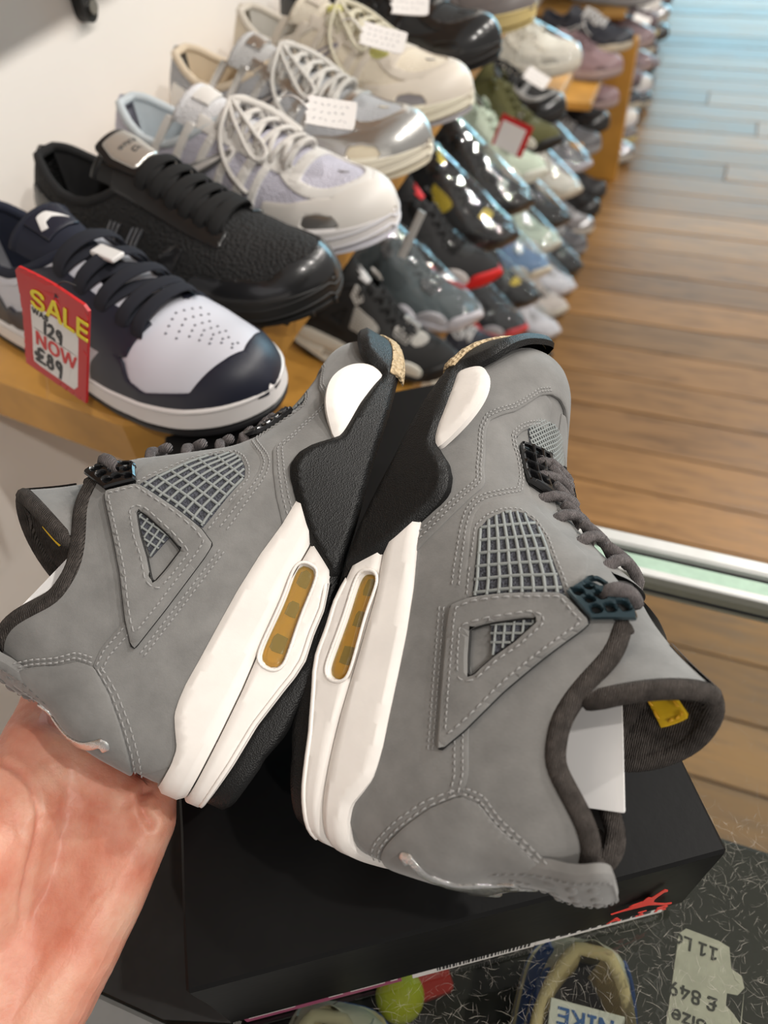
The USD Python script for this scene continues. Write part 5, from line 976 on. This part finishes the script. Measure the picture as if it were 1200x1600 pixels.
def case_shoe(heel_px, head, lab_, pal, name='low_trainer'):
    h = on_deck(heel_px, ZD + .09); u = np.array([math.cos(head), math.sin(head), 0]); M = np.stack([u, [0, 0, 1.0], np.cross(u, [0, 0, 1.0])], 1) * .92
    return place_shoe('court', pal, (h[0], h[1], ZD + .001), lab_, 'trainers under the glass', Mx=M, name=name), M, np.array([h[0], h[1], ZD + .001])
p1, M1, b1 = case_shoe((930, 1446), math.radians(-84), 'cream and blue low trainer under the scratched glass, heel towards the aisle', P_CASE)
mat('label_cloth', (.74, .75, .78), .7); mat('label_blue', (.03, .12, .42), .6)
lm = [box(-.021, .021, -.013, .013, 0, .0014, .0004)]; R1 = M1 / .92
LP = b1 + M1 @ np.array([.058, .080, 0]); ML_ = np.stack([R1[:, 2], -R1[:, 0] * .94 + R1[:, 1] * .34, R1[:, 1] * .94 + R1[:, 0] * .34], 1); ML_ = -ML_ * [1, 1, -1]
if np.linalg.det(ML_) < 0: ML_[:, 0] *= -1
IL = part(p1, 'woven_label', xf(lm[0], ML_, LP - b1), 'label_cloth', label='white woven label with blue lettering')
tm = meshkit.text_mesh('NIKE', .0085, .0005, True); v = tm.vertices - [tm.vertices[:, 0].mean(), 0, 0]; part(p1, 'label_lettering', xf((v * [1.15, 1, 1] + [0, -.0095, .0014], tm.faces), ML_, LP - b1), 'label_blue')
swp = Polygon([(-.012, .006), (-.006, .001), (.004, .003), (.016, .010), (.003, .0055), (-.005, .005), (-.008, .009)]); part(p1, 'label_mark', xf(trimesh.creation.extrude_polygon(swp, .0005, engine='earcut'), ML_, LP - b1 + ML_ @ [0, 0, .0014]), 'label_blue')
case_shoe((520, 1545), math.radians(-78), 'cream trainer partly hidden by the box, under the glass', dict(P_CASE, over=pm((.66, .64, .58), **leather), heel=pm((.66, .64, .58), **leather), collar=pm((.6, .55, .42), **cl)))
b_ = trimesh.creation.icosphere(3, .016); c_ = on_deck((625, 1556), ZD + .016); mat('ball_lime', (.46, .50, .03), .6, bump=('noise', 300, .4, .001)); mat('case_red', (.45, .03, .03), .5)
single('lime_ball', (b_.vertices * [1, 1, .98] + c_, b_.faces), 'ball_lime', 'lime yellow ball under the glass beside the box', 'ball', smooth=True)
c_ = on_deck((657, 1530), ZD + .006); single('red_key_fob', xf(trimesh.creation.extrude_polygon(shapely.box(-.016, -.009, .016, .009).buffer(.004), .008, engine='earcut'), np.array([[.8, -.6, 0], [.6, .8, 0], [0, 0, 1.0]]), c_ - [0, 0, .005]), 'case_red', 'red tag lying under the glass beside the lime ball', 'tag')
# handwritten paper tag stuck under the glass, upside down
PT = [on_deck(p, ZG - .0095) for p in ((1062, 1447), (1143, 1478), (1140, 1640), (1035, 1620))]
po = PT[0]; pe = PT[1] - PT[0]; pw = np.linalg.norm(pe); pe = pe / pw; pn = np.array([0, 0, 1.0]); pu = np.cross(pn, pe); ph = abs((PT[3] - PT[0]) @ pu); PM = np.stack([pe, pu, pn], 1)
PTG = thing('paper_tag', 'grey paper tag with upside down handwriting stuck under the glass', 'tag', po, M=PM); mat('tag_grey', (.50, .49, .47), .6, var=(70, .12))
sh = shapely.box(0, -ph - .02, pw, 0).buffer(-.004).buffer(.004)
for i in range(4):
    y_ = -.018 - .021 * i; sh = sh.union(Point(pw + .002, y_).buffer(.0065)).difference(Point(pw + .0025, y_).buffer(.0017)).difference(Point(pw + .004, y_ - .0105).buffer(.0032))
fl_ = lambda x, y, o: np.stack([x, y, np.asarray(o)], -1); part(PTG, 'card', patch(fl_, sh, 0, .0006, e=.0001, res=.006), 'tag_grey')
tx = []
for i, (t_, x_) in enumerate((('11 Lows', .010), ('C', .05), ('£ 849.99', .008), ('Size 8', .012), ('£ 849.99', .008))):
    m = meshkit.text_mesh(t_, .0066, .0003, True); v = m.vertices * [1.0, 1, 1]; v = v * [-1, -1, 1] + [pw - x_ + .004, -.0085 - .0125 * i + .004, .0007]; tx.append((v, m.faces))
part(PTG, 'handwriting', cat_(tx), 'tag_ink', label='upside down handwritten price lines', kind='stuff')
# ------------------------------------------------------------------ the hand that holds the left trainer
def cp(px, py, d): return np.array([(px - 600) / FPX * d, (py - 800) / FPX * d, d])       # lens frame -> metres, only used to lay out the joints
HJ = {'wr_u': (cp(-12, 1690, .328), .0245), 'wr_r': (cp(-110, 1610, .325), .0280), 'fa_u': (cp(-140, 2000, .29), .029), 'fa_r': (cp(-260, 1900, .29), .034),
      'hyp': (cp(94, 1510, .348), .0180), 'hyp2': (cp(172, 1405, .354), .0155), 'mc5': (cp(232, 1285, .366), .0128), 'mc4': (cp(168, 1232, .372), .0135), 'mc3': (cp(98, 1188, .374), .0140), 'mc2': (cp(42, 1172, .374), .0140),
      'pm': (cp(60, 1380, .362), .0155), 'pm2': (cp(120, 1310, .366), .0140), 'th0': (cp(-70, 1500, .335), .0250), 'th1': (cp(-26, 1345, .338), .0225), 'th2': (cp(-120, 1230, .346), .0135), 'th3': (cp(-190, 1160, .352), .0115), 'th4': (cp(-235, 1110, .360), .0095)}
BONES = [('wr_u', 'fa_u'), ('wr_r', 'fa_r'), ('fa_u', 'fa_r'), ('wr_u', 'wr_r', 'hyp', 'th0'), ('fa_u', 'fa_r', 'wr_u', 'wr_r'), ('hyp', 'hyp2', 'pm', 'wr_u'), ('hyp2', 'mc5', 'mc4', 'pm2'), ('pm', 'pm2', 'hyp2', 'hyp'), ('pm', 'pm2', 'mc4', 'mc3'), ('pm', 'mc3', 'mc2', 'th1'), ('th0', 'th1', 'pm'), ('th0', 'hyp', 'pm'), ('th0', 'th1'), ('th1', 'th2'), ('th2', 'th3'), ('th3', 'th4'), ('wr_r', 'th0')]
FING = {'5': [(244, 1245, .3765, .0098), (248, 1195, .394, .0086), (232, 1150, .404, .0078), (212, 1122, .410, .0070)], '4': [(182, 1175, .394, .0104), (196, 1105, .412, .0095), (190, 1050, .424, .0086), (172, 1015, .430, .0075)],
        '3': [(112, 1130, .398, .0108), (122, 1050, .418, .0098), (112, 990, .430, .0088), (96, 952, .436, .0078)], '2': [(60, 1110, .398, .0104), (78, 1045, .418, .0094), (80, 1000, .430, .0085), (72, 970, .436, .0075)]}
for k, js in FING.items():
    prev = 'mc' + k
    for i, (x, y_, d, r_) in enumerate(js):
        HJ['f%s%d' % (k, i)] = (cp(x, y_, d), r_); BONES.append((prev, 'f%s%d' % (k, i))); prev = 'f%s%d' % (k, i)
sphm = trimesh.creation.icosphere(2, 1.0); HM = manifold3d.Manifold()
for bn in BONES:
    pts = np.vstack([HJ[j][0] + sphm.vertices * HJ[j][1] for j in bn]); HM = HM + manifold3d.Manifold.hull_points(pts.astype(np.float32))
HM = HM.refine_to_length(.0021); mm_ = HM.to_mesh(); HT = trimesh.Trimesh(mm_.vert_properties[:, :3], mm_.tri_verts); HT.merge_vertices()
HT = trimesh.smoothing.filter_taubin(HT, lamb=.5, nu=.52, iterations=70)
V = np.array(HT.vertices); HN = HT.vertex_normals; pxy = V[:, :2] / V[:, 2:] * FPX + PP
front = (HN[:, 2] < .1) & (V[:, 2] < .385)
def crease(line, depth, wpx):
    d = shapely.distance(shapely.points(pxy), LineString(spline(np.array(line, float), 40))); return -depth * np.exp(-(d / wpx) ** 2) + depth * .35 * np.exp(-((d - 2.2 * wpx) / (1.4 * wpx)) ** 2)
dz = crease([(-5, 1192), (30, 1205), (55, 1245), (58, 1300), (42, 1370), (32, 1440)], .0016, 5) + crease([(0, 1230), (22, 1262), (30, 1310)], .0006, 4) + crease([(60, 1285), (120, 1270), (180, 1305), (230, 1345)], .0006, 5) + crease([(70, 1190), (120, 1245), (180, 1262), (228, 1235)], .0008, 6) + crease([(226, 1236), (222, 1262), (236, 1288)], .0022, 6) + crease([(140, 1400), (170, 1390), (200, 1420)], .0005, 4) + crease([(125, 1240), (140, 1300)], .0004, 7)
dz = dz + (meshkit.fbm(V * 90, 4, 3) - .5) * .0022
V = V + HN * (dz * front)[:, None]
mat('skin', (.76, .375, .285), .50, spec=.4, extra=dict(subsurface_weight=.35, subsurface_radius=(1.0, .35, .2), subsurface_scale=.006))
MATS['skin'] = usdkit.material(stage, '/World/Looks/skin_tone', {'tc': ('texture_coordinate', {}), 'n': ('noise_texture', dict(scale=42, detail=4, roughness=.55)), 'r': ('rgb_ramp', dict(ramp=[(.32, (.56, .205, .135)), (.5, (.63, .285, .20)), (.68, (.68, .37, .27))])),
    'n2': ('noise_texture', dict(scale=700, detail=3)), 'w': ('voronoi_texture', dict(scale=420, feature='distance_to_edge')), 'ad': ('math', dict(math_type='add')), 'b': ('bump', dict(strength=.16, distance=.0012)),
    'p': ('principled_bsdf', dict(roughness=.46, specular_ior_level=.4, subsurface_weight=.4, subsurface_radius=(1.0, .35, .2), subsurface_scale=.005))},
    [('tc.object', 'n.vector'), ('n.fac', 'r.fac'), ('r.color', 'p.base_color'), ('tc.object', 'n2.vector'), ('tc.object', 'w.vector'), ('n2.fac', 'ad.value1'), ('w.distance', 'ad.value2'), ('ad.value', 'b.height'), ('b.normal', 'p.normal')], surface='p.BSDF')
HW = V @ RC.T + EYE; hb = HW.mean(0)
single('hand', (HW, HT.faces), 'skin', 'open left hand, palm up, holding the heel of the left grey trainer', 'hand', smooth=True)
